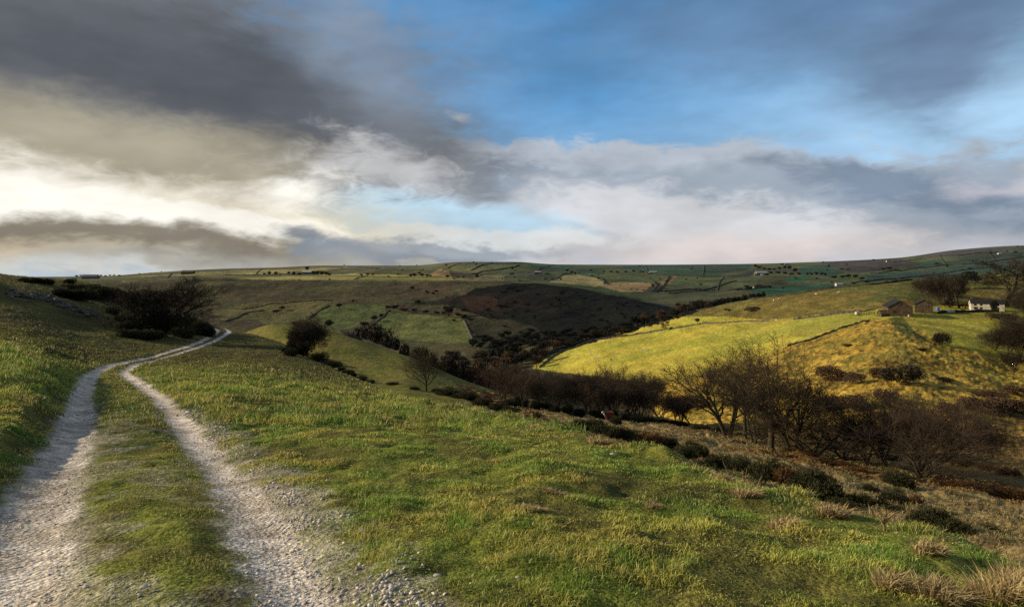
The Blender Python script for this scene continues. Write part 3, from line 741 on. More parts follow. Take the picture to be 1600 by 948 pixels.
def far_kind(key, mat, seed, W, H, n, shape='round', leaf=.9):
    g = np.random.RandomState(seed); th = H*.25 if shape != 'bush' else 0
    lobes = []
    if shape == 'cone':
        for i in range(6):
            f = i/5; lobes.append((0, 0, H*(.25+.62*f), W*.5*(1-f*.85), W*.5*(1-f*.85), H*.14))
    else:
        cz = th+(H-th)*.5
        lobes.append((0, 0, cz, W*.33, W*.33, (H-th)*.42))
        for i in range(6):
            a = g.uniform(0, 6.28); q = W*g.uniform(.15, .32)
            lobes.append((math.cos(a)*q, math.sin(a)*q, cz+g.uniform(-.2, .2)*(H-th), W*g.uniform(.15, .24), W*g.uniform(.15, .24), (H-th)*g.uniform(.18, .28)))
    V, Fc, v = leafcloud(seed, lobes, n, leaf, leaf*.35)
    me = mesh_np('crown', V, Fc, M[mat], {'v': v})
    A, B = grow_tree(seed+5, H*.8, 1., levels=1, kids=(5,), r0=.035, minr=.04)
    V2, Fq = tubes(A, 4); mt = mesh_np('trunk', V2, Fq, M['bark'])
    # joined version for the smallest sizes
    tri = np.vstack([Fq[:, [0,1,2]], Fq[:, [0,2,3]]])
    mj = mesh_np(key, np.vstack([V, V2]), np.vstack([Fc, tri+len(V)]), [M[mat], M['bark']], {'v': np.concatenate([v, np.zeros(len(V2))])},
                 matidx=np.concatenate([np.zeros(len(Fc), int), np.ones(len(tri), int)]))
    FAR[key] = (me, mt, mj, H, W)

tree_kind('big1', 'bark', 'twig', seed=21, H=10, spread=1.45, trunk=.32, levels=4, kids=(8,6,7,4), wob=.17, up=.09, r0=.023, minr=.0105, open_=.9)
tree_kind('big2', 'bark', 'twig', seed=35, H=10, spread=1.5, trunk=.3, levels=4, kids=(8,7,7,5), wob=.2, up=.08, r0=.023, minr=.0105, open_=1.)
tree_kind('multi', 'bark', 'twig', seed=8, H=10, spread=1.2, stems=4, trunk=.3, levels=4, kids=(6,6,6,4), wob=.15, up=.09, r0=.024, minr=.0105, open_=.9)
tree_kind('oakish', 'bark', 'twig', seed=57, H=9, spread=1.6, stems=3, trunk=.15, levels=4, kids=(6,6,6,4), wob=.26, up=.05, r0=.026, minr=.0105, open_=1.05, slant=.4)
tree_kind('spreading', 'bark', 'twig_red', seed=61, H=8, spread=1.5, stems=4, trunk=.08, levels=4, kids=(7,7,7,6), wob=.16, up=.05, r0=.028, minr=.011, open_=.85, ratio=.75, slant=.75)
tree_kind('lone', 'bark_mossy', 'twig', seed=19, H=8, spread=1.75, stems=1, trunk=.20, levels=4, kids=(10,7,6,5), wob=.12, up=.13, r0=.034, minr=.0115, open_=.85, ratio=.70)
tree_kind('fork', 'bark', 'twig', seed=23, H=10, spread=1.5, stems=1, trunk=.38, levels=4, kids=(9,7,6,5), wob=.17, up=.12, r0=.027, minr=.0105, open_=.95, ratio=.68)
tree_kind('dome', 'bark', 'twig_dark', seed=29, H=6, spread=1.9, stems=1, trunk=.26, levels=4, kids=(13,9,8,6), wob=.22, up=.08, r0=.045, minr=.013, open_=1.0, ratio=.66)
tree_kind('brown1', 'bark', 'twig_red', seed=71, H=8, spread=1.2, stems=3, trunk=.1, levels=4, kids=(6,6,6,4), wob=.2, up=.08, r0=.022, minr=.014, open_=.9, ratio=.68)
tree_kind('brown2', 'bark', 'twig_red', seed=72, H=8, spread=1.2, stems=2, trunk=.12, levels=4, kids=(7,6,6,4), wob=.22, up=.06, r0=.024, minr=.014, open_=1., ratio=.68)
tree_kind('brown3', 'bark', 'twig_dark', seed=73, H=8, spread=1.4, stems=3, trunk=.1, levels=4, kids=(6,6,6,5), wob=.2, up=.07, r0=.022, minr=.014, open_=.95, ratio=.68)
tree_kind('thorn', 'bark', 'twig_dark', seed=81, H=6, spread=1.5, stems=3, trunk=.36, levels=4, kids=(8,8,8,6), wob=.26, up=.10, r0=.03, minr=.013, open_=1.05, ratio=.66, slant=.30)
tree_kind('pale', 'twig_pale', 'twig_pale', seed=83, H=7, spread=1.1, stems=2, trunk=.15, levels=3, kids=(7,6,6), wob=.2, up=.08, r0=.025, minr=.05, open_=.9)
tree_kind('farbare', 'bark', 'twig_dark', seed=84, H=12, spread=1.1, stems=1, trunk=.25, levels=4, kids=(7,6,5,4), wob=.24, up=.05, r0=.03, minr=.035, open_=1.05)
for i, sd in enumerate((101, 102, 103)):
    bush_kind('gorse%d'%i, 'gorse', sd, 2.4, 1.5, 5200, .17, .022)
bush_kind('gorse_brown', 'gorse_brown', 104, 2.4, 1.3, 4200, .18, .022)
bush_kind('thicket', 'leaf_dark', 105, 5., 3.4, 6500, .28, .05, nl=10)
for i, sd in enumerate((111, 112)):
    far_kind('round%d'%i, 'leaf_far', sd, 8, 8, 900, 'round', .6)
far_kind('roundb', 'leaf_far_brown', 113, 8, 8, 900, 'round', .6)
far_kind('darkr', 'leaf_far_dark', 114, 8, 8, 900, 'round', .6)
far_kind('bushb', 'leaf_far_brown', 118, 6, 4.5, 2600, 'bush', .30)
far_kind('busho', 'leaf_far', 119, 6, 4.5, 2600, 'bush', .30)
far_kind('bushd', 'leaf_far_dark', 120, 6, 4.5, 2600, 'bush', .32)
far_kind('conifer', 'leaf_far_dark', 115, 6, 11, 420, 'cone', .9)
far_kind('shrub', 'leaf_far_dark', 116, 6, 3.6, 360, 'bush', .6)
far_kind('shrubo', 'leaf_far', 117, 6, 3.6, 360, 'bush', .6)

# ------------------------------------------------------------------ placing
def ground_at(x, y): return float(relief(np.array([float(x)]), np.array([float(y)]))[0])
def spot(px, py, d=None):
    if d is None:
        d = hit_d(px, py) or hit_d(px, py+3) or 3000.
        cr = math.exp(float(np.interp(px, PXT, KL[5])))
        if px > 600 and d < cr*1.15:      # behind the lip of the bank
            k6 = math.exp(float(np.interp(px, PXT, KL[6]))); k7 = math.exp(float(np.interp(px, PXT, KL[7])))
            d = k6*.35+k7*.65
    x = (px-800)/F*d
    return x, d, ground_at(x, d)
REG = {}        # group -> list of (px, object) for labels numbered from the left
def root_at(name, x, y, z, s, rz, sxy=None):
    o = bpy.data.objects.new(name, None); COL.objects.link(o); o.empty_display_size = .5
    o.location = (x, y, z); o.rotation_euler = (0, 0, rz)
    o.scale = (sxy or s, sxy or s, s)
    return o
def put_tree(kind, px, py, top, d=None, w=None, name='bare_tree', cat='tree', group=None, label=None, rz=None, sink=.0):
    """one tree: top = where its tip stands against the view, py = its foot"""
    x, y, z = spot(px, py, d)
    H = max(.6, -(top-H0)/F*y-z)
    me1, me2, h, wd = TREES[kind]
    s = H/h; sxy = (w/F*y)/wd if w else s
    sxy = min(max(sxy, s*.75), s*(1.7 if kind in ('spreading','thorn','dome','fork') else 1.35))
    o = root_at(name, x, y, z-sink, s, rnd.uniform(0, 6.28) if rz is None else rz, sxy)
    link('trunk', me1, o); link('crown', me2, o)
    reg(o, px, cat, group, label); return o
def put_bush(kind, px, py, top, d=None, w=None, name='gorse_bush', cat='bush', group=None, label=None):
    x, y, z = spot(px, py, d)
    H = max(.35, -(top-H0)/F*y-z); me, ms, h, wd = BUSH[kind]
    s = H/h; sxy = (w/F*y)/wd if w else s
    sxy = min(max(sxy, s*.5), s*3.)
    o = root_at(name, x, y, z-.05*H, s, rnd.uniform(0, 6.28), sxy)
    link('foliage', me, o); link('stems', ms, o)
    reg(o, px, cat, group, label); return o
def put_far(kind, px, py, hpx, w=None, d=None, name='tree', cat='tree', group=None, label=None):
    x, y, z = spot(px, py, d)
    me, mt, mj, h, wd = FAR[kind]
    H = max(.8, hpx/F*y if d is None else -(py-hpx-H0)/F*y-z); s = H/h; sxy = (w/F*y)/wd if w else s
    sxy = min(max(sxy, s*.4), s*3.)
    if hpx < 12:
        o = link(name, mj); o.location = (x, y, z-.1); o.rotation_euler = (0, 0, rnd.uniform(0, 6.28)); o.scale = (sxy, sxy, s)
    else:
        o = root_at(name, x, y, z-.1, s, rnd.uniform(0, 6.28), sxy); link('crown', me, o)
        if 'shrub' not in kind and 'bush' not in kind: link('trunk', mt, o)
    reg(o, px, cat, group, label); return o
def put_wood(name, label, items, cat='wood'):
    Vs, Fs, vs, mi, o_ = [], [], [], [], 0
    for kind, px, py, hpx, w, d in items:
        x, y, z = spot(px, py, d); mj, h, wd = FAR[kind][2], FAR[kind][3], FAR[kind][4]
        H = max(.8, hpx/F*y if d is None else -(py-hpx-H0)/F*y-z); s = H/h; sxy = min(max((w/F*y)/wd, s*.4), s*3.)
        n = len(mj.vertices); V = np.zeros(n*3, np.float32); mj.vertices.foreach_get('co', V); V = V.reshape(-1, 3)
        Fc = np.zeros(len(mj.loops), np.int32); mj.loops.foreach_get('vertex_index', Fc)
        v = np.zeros(n, np.float32); mj.attributes['v'].data.foreach_get('value', v)
        a = rnd.uniform(0, 6.28); c, s_ = math.cos(a), math.sin(a)
        Vs.append(np.stack([(V[:,0]*c-V[:,1]*s_)*sxy+x, (V[:,0]*s_+V[:,1]*c)*sxy+y, V[:,2]*s+z-.1], 1)); Fs.append(Fc.reshape(-1, 3)+o_); vs.append(v); o_ += n
    o = link(name, mesh_np(name, np.vstack(Vs), np.vstack(Fs), M['leaf_far_dark' if 'dark' in label else 'leaf_far'], {'v': np.concatenate(vs)})); tag(o, label, cat, kind='stuff')
def reg(o, px, cat, group, label):
    o['category'] = cat
    if group:
        o['group'] = group; REG.setdefault(group, []).append((px, o, label))
    else: o['label'] = label
def ordn(n):
    w_ = ['first','second','third','fourth','fifth','sixth','seventh','eighth','ninth','tenth','eleventh','twelfth']
    if n <= 12: return w_[n-1]
    return '%d%s'%(n, 'th' if 10 <= n%100 <= 20 else {1:'st',2:'nd',3:'rd'}.get(n%10, 'th'))
def finish_labels():
    for g, L in REG.items():
        L.sort(key=lambda q: q[0]); n = len(L)
        for i, (px, o, lab) in enumerate(L):
            if n == 1: o['label'] = lab
            elif i == 0: o['label'] = lab+', leftmost of the group'
            elif i == n-1: o['label'] = lab+', rightmost of the group'
            else: o['label'] = lab+', '+ordn(i+1)+' from the left'
# ================================================================== near left hill
G = 'gorse bushes on the left hillside'; Lb = 'dark gorse bush on the left hillside'
for i, (px, py, w_, h_) in enumerate([(48,441,40,9),(74,444,36,11),(108,443,22,10),(96,463,46,15),(122,468,56,20),(148,466,60,27),(172,470,56,24),(194,476,50,26),(120,452,46,11),(142,455,46,13),(166,459,40,14),
        (181,492,28,15),(200,504,40,20),(214,518,46,26),(206,528,44,18),(232,531,50,20),(280,510,50,28),(297,517,46,28),(314,523,46,28),(326,525,26,18),(288,527,50,18),(258,516,36,34),(196,520,36,22),(62,442,24,8)]):
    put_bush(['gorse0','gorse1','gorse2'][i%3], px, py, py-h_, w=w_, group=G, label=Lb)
put_tree('dome', 254, 524, 428, w=140, name='hawthorn_tree', label='dark tangled hawthorn tree beside the bend of the track')
o = put_bush('thicket', 240, 524, 466, w=80, name='ivy_thicket', cat='thicket', label='dense dark thicket wrapped around the hawthorn by the track')
o = put_tree('thorn', 476, 560, 484, d=52, w=92, name='hawthorn_tree', label='dense dark hawthorn on the rim of the near bank above the green spur')
put_bush('thicket', 470, 558, 506, d=52, w=56, name='ivy_thicket', cat='thicket', label='black leafy thicket inside the hawthorn on the bank rim')
G = 'scrub bushes along the rim below the hawthorn'
for px, py, w_, h_ in [(456,556,34,16),(494,564,40,16),(506,568,26,9),(519,573,40,13),(532,579,18,7),(545,584,34,8),(553,589,16,9),(566,593,34,7),(578,598,22,5),(446,550,20,9)]:
    put_bush('gorse1', px, py, py-h_, d=hit_d(px, py), w=w_, name='scrub_bush', group=G, label='low dark scrub bush along the bank rim below the hawthorn')
put_tree('lone', 666, 606, 538, d=122, w=78, name='bare_tree', label='lone bare spreading tree standing on the green spur in mid view', sink=.1)
G = 'low gorse bushes at the foot of the green spur'
for px, py, w_, h_ in [(612,601,44,5),(646,608,26,5),(684,613,30,8),(702,618,56,13),(716,622,30,9),(728,624,50,16),(752,634,40,15),(775,640,40,14),(800,650,44,16),(838,657,32,12),(690,616,30,9)]:
    put_bush('gorse2', px, py, py-h_, w=w_, group=G, label='low dark gorse bush between the grass bank and lone tree')
# rubble wall on the left hill
g = np.random.RandomState(3); Vs, Fs = [], []
def rockV(g, s):
    V = np.array([[x, y, z] for x in (-1,1) for y in (-1,1) for z in (-1,1)], float)*.5
    V = V*g.uniform(.7, 1.25, V.shape)*s
    return V
CUBE = np.array([[0,1,3,2],[4,6,7,5],[0,4,5,1],[2,3,7,6],[0,2,6,4],[1,5,7,3]])
wl = [(10,459),(40,463),(75,468),(105,478),(130,489),(152,496)]
for k in range(150):
    t = g.uniform(0, 1); px = 10+142*t; py = np.interp(px, [a for a, _ in wl], [b_ for _, b_ in wl])+g.normal(0, 3.0)
    if .42 < t < .5 and g.rand() < .5: continue
    x, y, z = spot(px, py)
    V = rockV(g, np.array([g.uniform(.2, .6), g.uniform(.2, .45), g.uniform(.12, .32)])); a = g.uniform(0, 6.28); c, s = math.cos(a), math.sin(a)
    V = np.stack([V[:,0]*c-V[:,1]*s, V[:,0]*s+V[:,1]*c, V[:,2]], 1)+(x, y, z+g.uniform(-.05, .18))
    Fs.append(CUBE+8*len(Vs)); Vs.append(V)
me = mesh_np('ruined_wall', np.vstack(Vs), np.vstack(Fs), M['stone'])
tag(link('ruined_wall', me), 'tumbled grey dry stone wall lying across the left hillside', 'stone wall')

# ================================================================== gorse belt and trees on the right
G = 'gorse bushes in the belt below the grass bank'; Lb = 'gorse bush in the belt below the foreground grass bank'
for i, (px, py, w_, h_) in enumerate([(852,668,34,13),(880,672,30,12),(905,676,46,26),(928,670,40,20),(942,684,50,28),(962,692,52,32),(986,694,50,30),(1012,704,58,34),(1040,710,50,32),(1062,722,58,30),(1084,702,30,14),(1092,724,58,32),
        (1122,738,60,34),(1150,748,66,40),(1188,758,76,48),(1226,766,76,46),(1262,778,84,52),(1300,790,74,48),(1332,796,46,34),(1212,745,50,30),(1280,765,60,36),
        (1405,760,66,26),(1398,796,64,34),(1430,800,46,30),(1452,830,80,44),(1492,842,64,38),(1478,818,46,22),(1545,838,40,22),(1360,768,30,12),(1350,790,24,14)]):
    put_bush(['gorse0','gorse1','gorse2','gorse_brown'][i%4 if i%8 != 3 else 0], px, py, py-h_, w=w_, group=G, label=Lb)
for i in range(22):
    px = 1000+i*24+rnd.uniform(-9, 9); py = np.interp(px, [1000,1150,1300,1400,1520], [706,752,794,812,846])+rnd.uniform(-10, 4)
    put_bush(rnd.choice(['gorse0','gorse1','gorse2','gorse_brown']), px, py, py-rnd.uniform(12, 26), w=rnd.uniform(26, 54), group=G, label=Lb)
G = 'rusty bracken clumps on the pale slope'
for px, py, w_, h_ in [(1235,706,34,8),(1262,712,40,9),(1290,722,40,9),(1320,728,40,8),(1500,762,40,12),(1530,768,50,14),(1560,772,50,16),(1590,778,40,16),(1340,735,30,7),(1465,755,30,8),(1575,742,40,14),(1540,735,40,12),(1510,728,36,10)]:
    put_bush('gorse_brown', px, py, py-h_, w=w_, name='bracken_clump', cat='bracken', group=G, label='rusty brown bracken clump on the pale rough slope')
big = [('multi',1138,680,552,150,'tall bare tree with several stems, leftmost of the big bare trees'),
       ('fork',1163,686,570,100,'slender dark bare tree just right of the many-stemmed one'),
       ('oakish',1178,692,612,110,'low crooked bare tree left of the tallest forked tree'),
       ('fork',1207,702,533,165,'tallest bare tree with forked crown against the golden hillside'),
       ('oakish',1270,712,590,150,'crooked bare tree with wide low limbs right of tallest tree'),
       ('multi',1238,704,585,100,'thin bare tree behind the crooked low-limbed tree'),
       ('oakish',1316,716,622,110,'small crooked bare tree next to the broad reddish tree'),
       ('brown3',1352,722,644,80,'reddish bare tree half behind the broad spreading tree'),
       ('brown1',1382,724,622,120,'brown bare tree just left behind the broad spreading tree'),
       ('spreading',1440,744,612,270,'broad low spreading bare tree with reddish twigs at right'),
]
for kd, px, py, top, w_, lb in big:
    put_tree(kd, px, py, top-(16 if py < 712 else 8), d=hit_d(px, py), w=w_*1.2, label=lb, sink=.2)
G = 'brown bare trees of the thicket along the stream'
for i in range(26):
    px = 776+i*12+rnd.uniform(-9, 9); base = np.interp(px, [776,850,950,1080], [622,640,656,672])-rnd.uniform(0, 16)
    top = np.interp(px, [776,800,850,900,950,1000,1040,1090], [560,580,578,580,568,580,600,606])+rnd.uniform(-10, 22)
    put_tree(['brown1','brown2','brown1','brown3'][i%4], px, base, top, d=rnd.uniform(112, 150), w=rnd.uniform(42, 66), name='bare_tree', group=G, label='bare reddish brown tree in the stream thicket')
G = 'dark undergrowth bushes beneath the stream thicket'
for i in range(16):
    px = 800+i*18+rnd.uniform(-6, 6); py = np.interp(px, [800,950,1100], [634,655,680])
    put_bush('thicket', px, py, py-rnd.uniform(12, 20), d=rnd.uniform(108, 118), w=rnd.uniform(28, 46), name='undergrowth_bush', group=G, label='dark undergrowth bush under the bare stream trees')
G = 'dark undergrowth bushes beneath the big bare trees'
for i in range(13):
    px = 1100+i*30+rnd.uniform(-6, 6); py = np.interp(px, [1100,1250,1400,1500], [676,706,730,752])
    put_bush('thicket', px, py, py-rnd.uniform(14, 26), d=hit_d(px, py)*1.15, w=rnd.uniform(34, 56), name='undergrowth_bush', group=G, label='dark undergrowth bush behind the big bare trees')
G = 'brown shrubs at the foot of the golden hillside'
for px, py, w_, h_ in [(1060,640,50,20),(1090,642,50,24),(1290,640,60,26),(1330,640,60,24),(1480,650,50,20),(1380,630,50,22)]:
    put_far('bushb', px, py, h_, w=w_, name='shrub', cat='shrub', group=G, label='brown shrub at the foot of the golden hillside')
# shrubs on the golden hillside
for kd, px, py, h_, w_, lb in [('busho',1395,600,28,46,'dark olive shrub casting a long shadow on the golden slope'),
       ('busho',1422,598,30,50,'round olive tree beside the shrub in the middle of golden slope'),
       ('bushb',1372,594,20,30,'brown shrub left of the olive shrubs on golden slope'),
       ('busho',1474,540,22,36,'rounded olive bush above the golden slope with long shadow'),
       ('bushd',1478,596,8,46,'flat dark shrub right of the olive shrubs on golden slope'),
       ('bushd',1325,540,5,22,'tiny dark shrub high on the golden tussock slope'),
       ('bushd',1440,548,5,18,'tiny flat shrub below the farm track hollow'),
       ('bushb',1300,596,26,54,'wide brown shrub left on the golden slope behind bare trees'),
       ('bushb',1338,600,20,40,'small brown shrub between the bare trees and golden slope')]:
    put_far(kd, px, py, h_, w=w_, name='shrub', cat='shrub', label=lb)
G = 'pale brown bushes in the hollow at the right edge'
for px, py, w_, h_ in [(1508,640,30,20),(1532,644,64,22),(1566,646,60,26),(1596,650,50,26),(1550,622,70,14),(1590,618,50,16)]:
    put_far('bushb', px, py, h_, w=w_, name='bush', cat='bush', group=G, label='pale brown bush in the hollow at right edge')
G = 'dark bare trees crowding the right edge below the house'
for i, (px, py, top, w_) in enumerate([(1556,548,512,40),(1574,556,500,50),(1594,562,486,60),(1616,566,480,70),(1645,560,470,80),(1584,580,545,60),(1606,500,446,60),(1570,508,484,34),(1548,503,484,28)]):
    put_tree(['brown3','thorn','brown3'][i%3], px, py, top, w=w_, group=G, label='dark bare tree at the right edge below the white house')
put_tree('farbare', 1572, 478, 402, w=130, name='bare_tree', label='large dark bare tree right of the white house')
put_tree('farbare', 1620, 474, 400, w=130, name='bare_tree', label='dark bare tree at the very right edge beside the house')
put_bush('gorse1', 962, 660, 648, d=98, w=30, label='dark gorse bush right in front of the cow')
# farm trees
for kd, px, py, top, w_, lb in [('brown1',1452,472,430,42,'reddish bare tree behind the second barn'),('brown3',1468,474,424,44,'tall dark bare tree right of second barn'),
       ('brown1',1480,476,432,40,'brown bare tree between the barns and the house'),('farbare',1499,481,430,44,'bare tree with clear trunk left of the white house'),
       ('brown3',1441,462,434,30,'dark bare tree on the ridge end of the field wall'),('brown3',1486,470,422,40,'bare tree at the back of the farmyard clump')]:
    put_tree(kd, px, py, top, w=w_, label=lb)
for kd, px, py, h_, w_, lb in [('conifer',1483,481,21,20,'rounded evergreen in front of the farmyard trees'),('darkr',1512,444,22,30,'dense dark tree on the skyline above the farm'),
       ('darkr',1524,446,18,26,'dark tree on the skyline right of the farm clump'),('bushd',1553,488.5,22,15,'dark tree hiding the middle of the white house'),
       ('roundb',1508,482,9,22,'brown hedge bush left of the white house'),('darkr',1500,452,24,30,'dark skyline tree behind the farmyard clump')]:
    put_far(kd, px, py, h_, w=w_, name='evergreen_tree' if kd=='conifer' else 'tree', cat='tree', label=lb)

# ================================================================== mid valley
G = 'trees lining the left edge of the bright field'
ln = [(806,574),(850,552),(885,542),(930,526),(975,514),(1010,502),(1050,496),(1085,486),(1108,482)]
for i in range(48):
    px = 806+302*i/47+rnd.uniform(-3, 3); py = np.interp(px, [a for a, _ in ln], [b_ for _, b_ in ln])+rnd.uniform(-3, 1)
    put_far(rnd.choice(['round0','round1','roundb','darkr','roundb']), px, py, rnd.uniform(9, 20), w=rnd.uniform(13, 26), name='tree', group=G, label='rounded tree along the left edge of bright field')
put_tree('pale', 1039, 519, 501, w=16, label='pale bare tree on the lane across the bright field')
put_tree('pale', 966, 530, 518, w=11, label='small pale bare tree left along the bright field lane')
put_far('round0', 1090, 507, 10, w=11, name='shrub', cat='shrub', label='dark round bush at the upper corner of bright field')
put_far('shrubo', 1176, 486, 7, w=36, name='shrub', cat='shrub', label='long dark shrub patch on the upper bright hillside')
put_far('shrubo', 1138, 486, 4, w=14, name='shrub', cat='shrub', label='small dark shrub left on the upper bright hillside')
put_far('shrub', 955, 562.5, 2.5, w=4, name='shrub', cat='shrub', label='tiny bush in the lower bright field')
G = 'trees on the valley floor left of the bright field'
for i in range(54):
    px = rnd.uniform(690, 850); py = rnd.uniform(np.interp(px, [690,850], [566,548]), np.interp(px, [690,760,850], [590,606,574]))
    d = rnd.uniform(250, 330) if py > 585 else None
    put_far(rnd.choice(['round0','darkr','roundb','round1']), px, py, rnd.uniform(13, 24), w=rnd.uniform(18, 32), d=d, name='tree', group=G, label='tree in the dark valley bottom left of bright field')
G = 'trees behind the crest of the green spur'
for px, top, w_ in [(540,512,18),(558,508,20),(572,500,22),(585,498,20),(600,508,22),(615,520,22),(632,530,24),(648,538,24),(662,536,20),(676,546,22),(700,552,26),(720,560,28),(742,566,30),(765,566,30),(785,562,30),(805,570,30),(770,586,30),(795,590,30),(750,580,26)]:
    put_far(rnd.choice(['darkr','roundb','round0']), px, top+20, 20, w=w_, d=rnd.uniform(240, 290), name='tree', group=G, label='dark tree just behind the green spur crest')
put_far('round0', 513, 514, 16, w=20, name='bush', cat='bush', label='single round bush on the crest of the green spur')
its = []
for i in range(110):
    px = rnd.uniform(735, 985); lo = np.interp(px, [735,800,985], [530,522,508]); hi = np.interp(px, [735,850,985], [548,545,512])
    its.append((rnd.choice(['darkr','roundb','darkr','round0']), px, rnd.uniform(lo, hi), rnd.uniform(7, 12), rnd.uniform(10, 20), None))
put_wood('wood', 'dim dark wood in shadow below the moorland hill', its)
G = 'hedge trees on the shaded moorland fields'
for px, py, h_, w_ in [(440,486,7,14),(432,490,6,18),(530,486,9,13),(552,476,5,6),(606,485,7,12),(616,487,9,18),(632,489,8,16),(648,488,7,14),(665,489,6,14),(700,492,18,22),(682,490,7,14),(716,492,8,14),(724,494,9,16),(735,500,7,12),(570,512,12,16),(584,505,12,14),(596,498,8,10),(560,522,10,16)]:
    put_far(rnd.choice(['darkr','round0']), px, py, h_, w=w_, name='tree', group=G, label='hedge tree among the shaded fields across the valley')
G = 'scrub on the dark moorland hill'
for i in range(70):
    px = rnd.uniform(640, 1060); lo = np.interp(px, [640,800,920,1060], [446,446,455,488]); hi = np.interp(px, [640,800,1060], [480,545,505])
    py = lo+3+(hi-lo)*rnd.random()**1.3
    put_far(rnd.choice(['shrub','darkr','shrub']), px, py, rnd.uniform(2.5, 6), w=rnd.uniform(5, 13), name='shrub', cat='shrub', group=G, label='dark scrub bush on the shadowed moorland hill')
its = []
for i in range(40):
    px = 1062+i*3.3+rnd.uniform(-2, 2); its.append(('darkr', px, np.interp(px, [1062,1110,1200], [486,480,466]), rnd.uniform(9, 15), rnd.uniform(9, 15), rnd.uniform(720, 860)))
put_wood('wood', 'dark wood closing the valley behind the bright hillside', its)

# ================================================================== far hills
G = 'trees on the plateau around the white roofed barn'
for px, py, h_, w_ in [(413,428,5,6),(421,428,8,7),(431,428,8,8),(438,428,6,6),(451,426,6,6),(459,427,8,7),(468,427,7,7),(480,424,8,9),(490,427,8,8),(496,427,9,9),(503,427,8,9),(510,427,7,9),(515,428,5,8),(459,430,6,6),(515,436,4,5),(468,437,3,4)]:
    put_far('round1', px, py, h_, w=w_, group=G, label='small tree on the sunlit plateau by the white roofed barn')
G = 'trees below the golden knoll'
for px, py, h_, w_ in [(565,430,5,6),(575,430,6,7),(582,430,5,6),(642,434,7,7),(648,434,8,8),(660,434,8,8),(668,434,6,6),(673,434,5,6),(700,436,7,9),(716,436,3,8),(724,436,4,8),(745,437,6,12),(655,432,6,6)]:
    put_far('round0', px, py, h_, w=w_, group=G, label='small dark tree below the golden knoll on far plateau')
G = 'trees on the far skyline'
for px, py, h_, w_ in [(218,428,2,3),(235,427,2,4),(252,425,2,3),(342,420,2,3),(178,429,3,4),(165,431,3,5),(150,433,3,6),(135,434,3,7),(120,435,3,6),(100,436,2,5),(127,434.5,3,6),(143,433,3,5),(158,432,3,5),(172,430,3,4),(186,430,3,5),(625,416,3,2.5),(651,415,2,3),(538,415,2,3),(1286,408,3,4),(1365,407,2.5,5),(1590,386,2.5,5),(740,412,4,4),(744,417,4,4)]:
    put_far('shrub' if w_ > 4 else 'round0', px, py, h_, w=w_, group=G, label='tiny tree standing on the far skyline')
G = 'trees around the far farms at right'
for px, py, h_, w_ in [(1180,419,6,8),(1187,420,5,8),(1194,421,5,8),(1202,422,5,8),(1210,422,4,8),(1218,421,6,8),(1226,420,7,8),(1234,421,8,9),(1242,424,8,9),(1248,427,7,8),(1236,430,7,9),(1226,432,6,9),(1216,433,6,9),(1205,434,5,9),(1198,437,5,9),
                        (1262,433,5,6),(1268,432,6,6),(1276,432,7,7),(1284,433,6,7),(1290,433,5,6),(1295,417,5,5),(1304,438,6,12),(1316,437,6,12),(1326,435,8,12),(1336,436,8,12),(1346,438,6,12),(1354,441,5,12),(1334,442,5,12),
                        (1168,452,8,12),(1176,447,6,10),(1186,444,5,10),(1196,446,6,10),(1203,452,6,9),(1172,457,5,10),(1224,457,4,6),(1315,421,3,10),(1325,423,3,10),(1380,421,4,10),(1390,420,5,10),(1400,422,4,12),(1410,434,3,12),(1222,410.5,3,9),(1232,412,2,14),
                        (1072,438,3,5),(1095,444,4,7),(1115,454,3,8),(1040,457,3,7),(1028,462,3,5),(986,458,3,6)]:
    put_far('darkr', px, py, h_, w=w_, group=G, label='dark tree near the far farms on the right')
G = 'scattered shrubs over the far fields'
for i in range(70):
    px = rnd.uniform(560, 1600); sk = np.interp(px, [560,700,830,1000,1240,1400,1600], [418,412,412,416,413,406,390]); lo = np.interp(px, [560,940,1030,1120,1430,1600], [437,446,462,462,440,426])
    py = rnd.uniform(sk+2, lo); put_far('shrub' if i%2 else 'darkr', px, py, rnd.uniform(1.5, 3.5), w=rnd.uniform(3, 8), name='shrub', cat='shrub', group=G, label='tiny dark shrub among the far fields')
G = 'trees in the far middle hills'
for px, py, h_, w_ in [(768,411,2,4),(886,424,4,6),(893,427,4,7),(899,429,4,5),(850,441,3,6),(944,424,3,5),(955,425,3,7),(965,425,3,8),(978,425,3,8),(990,424,3,7),(1002,425,3,8),(1014,427,2,8),(838,430,2,12),(855,431,2,12),(1000,416,2,4),(925,432,3,6),(935,437,3,7),(945,442,3,6),(1020,448,4,6),(1030,443,4,6),(1042,440,3,6)]:
    put_far('shrub', px, py, h_, w=w_, name='shrub', cat='shrub', group=G, label='small dark shrub on the far middle hills')
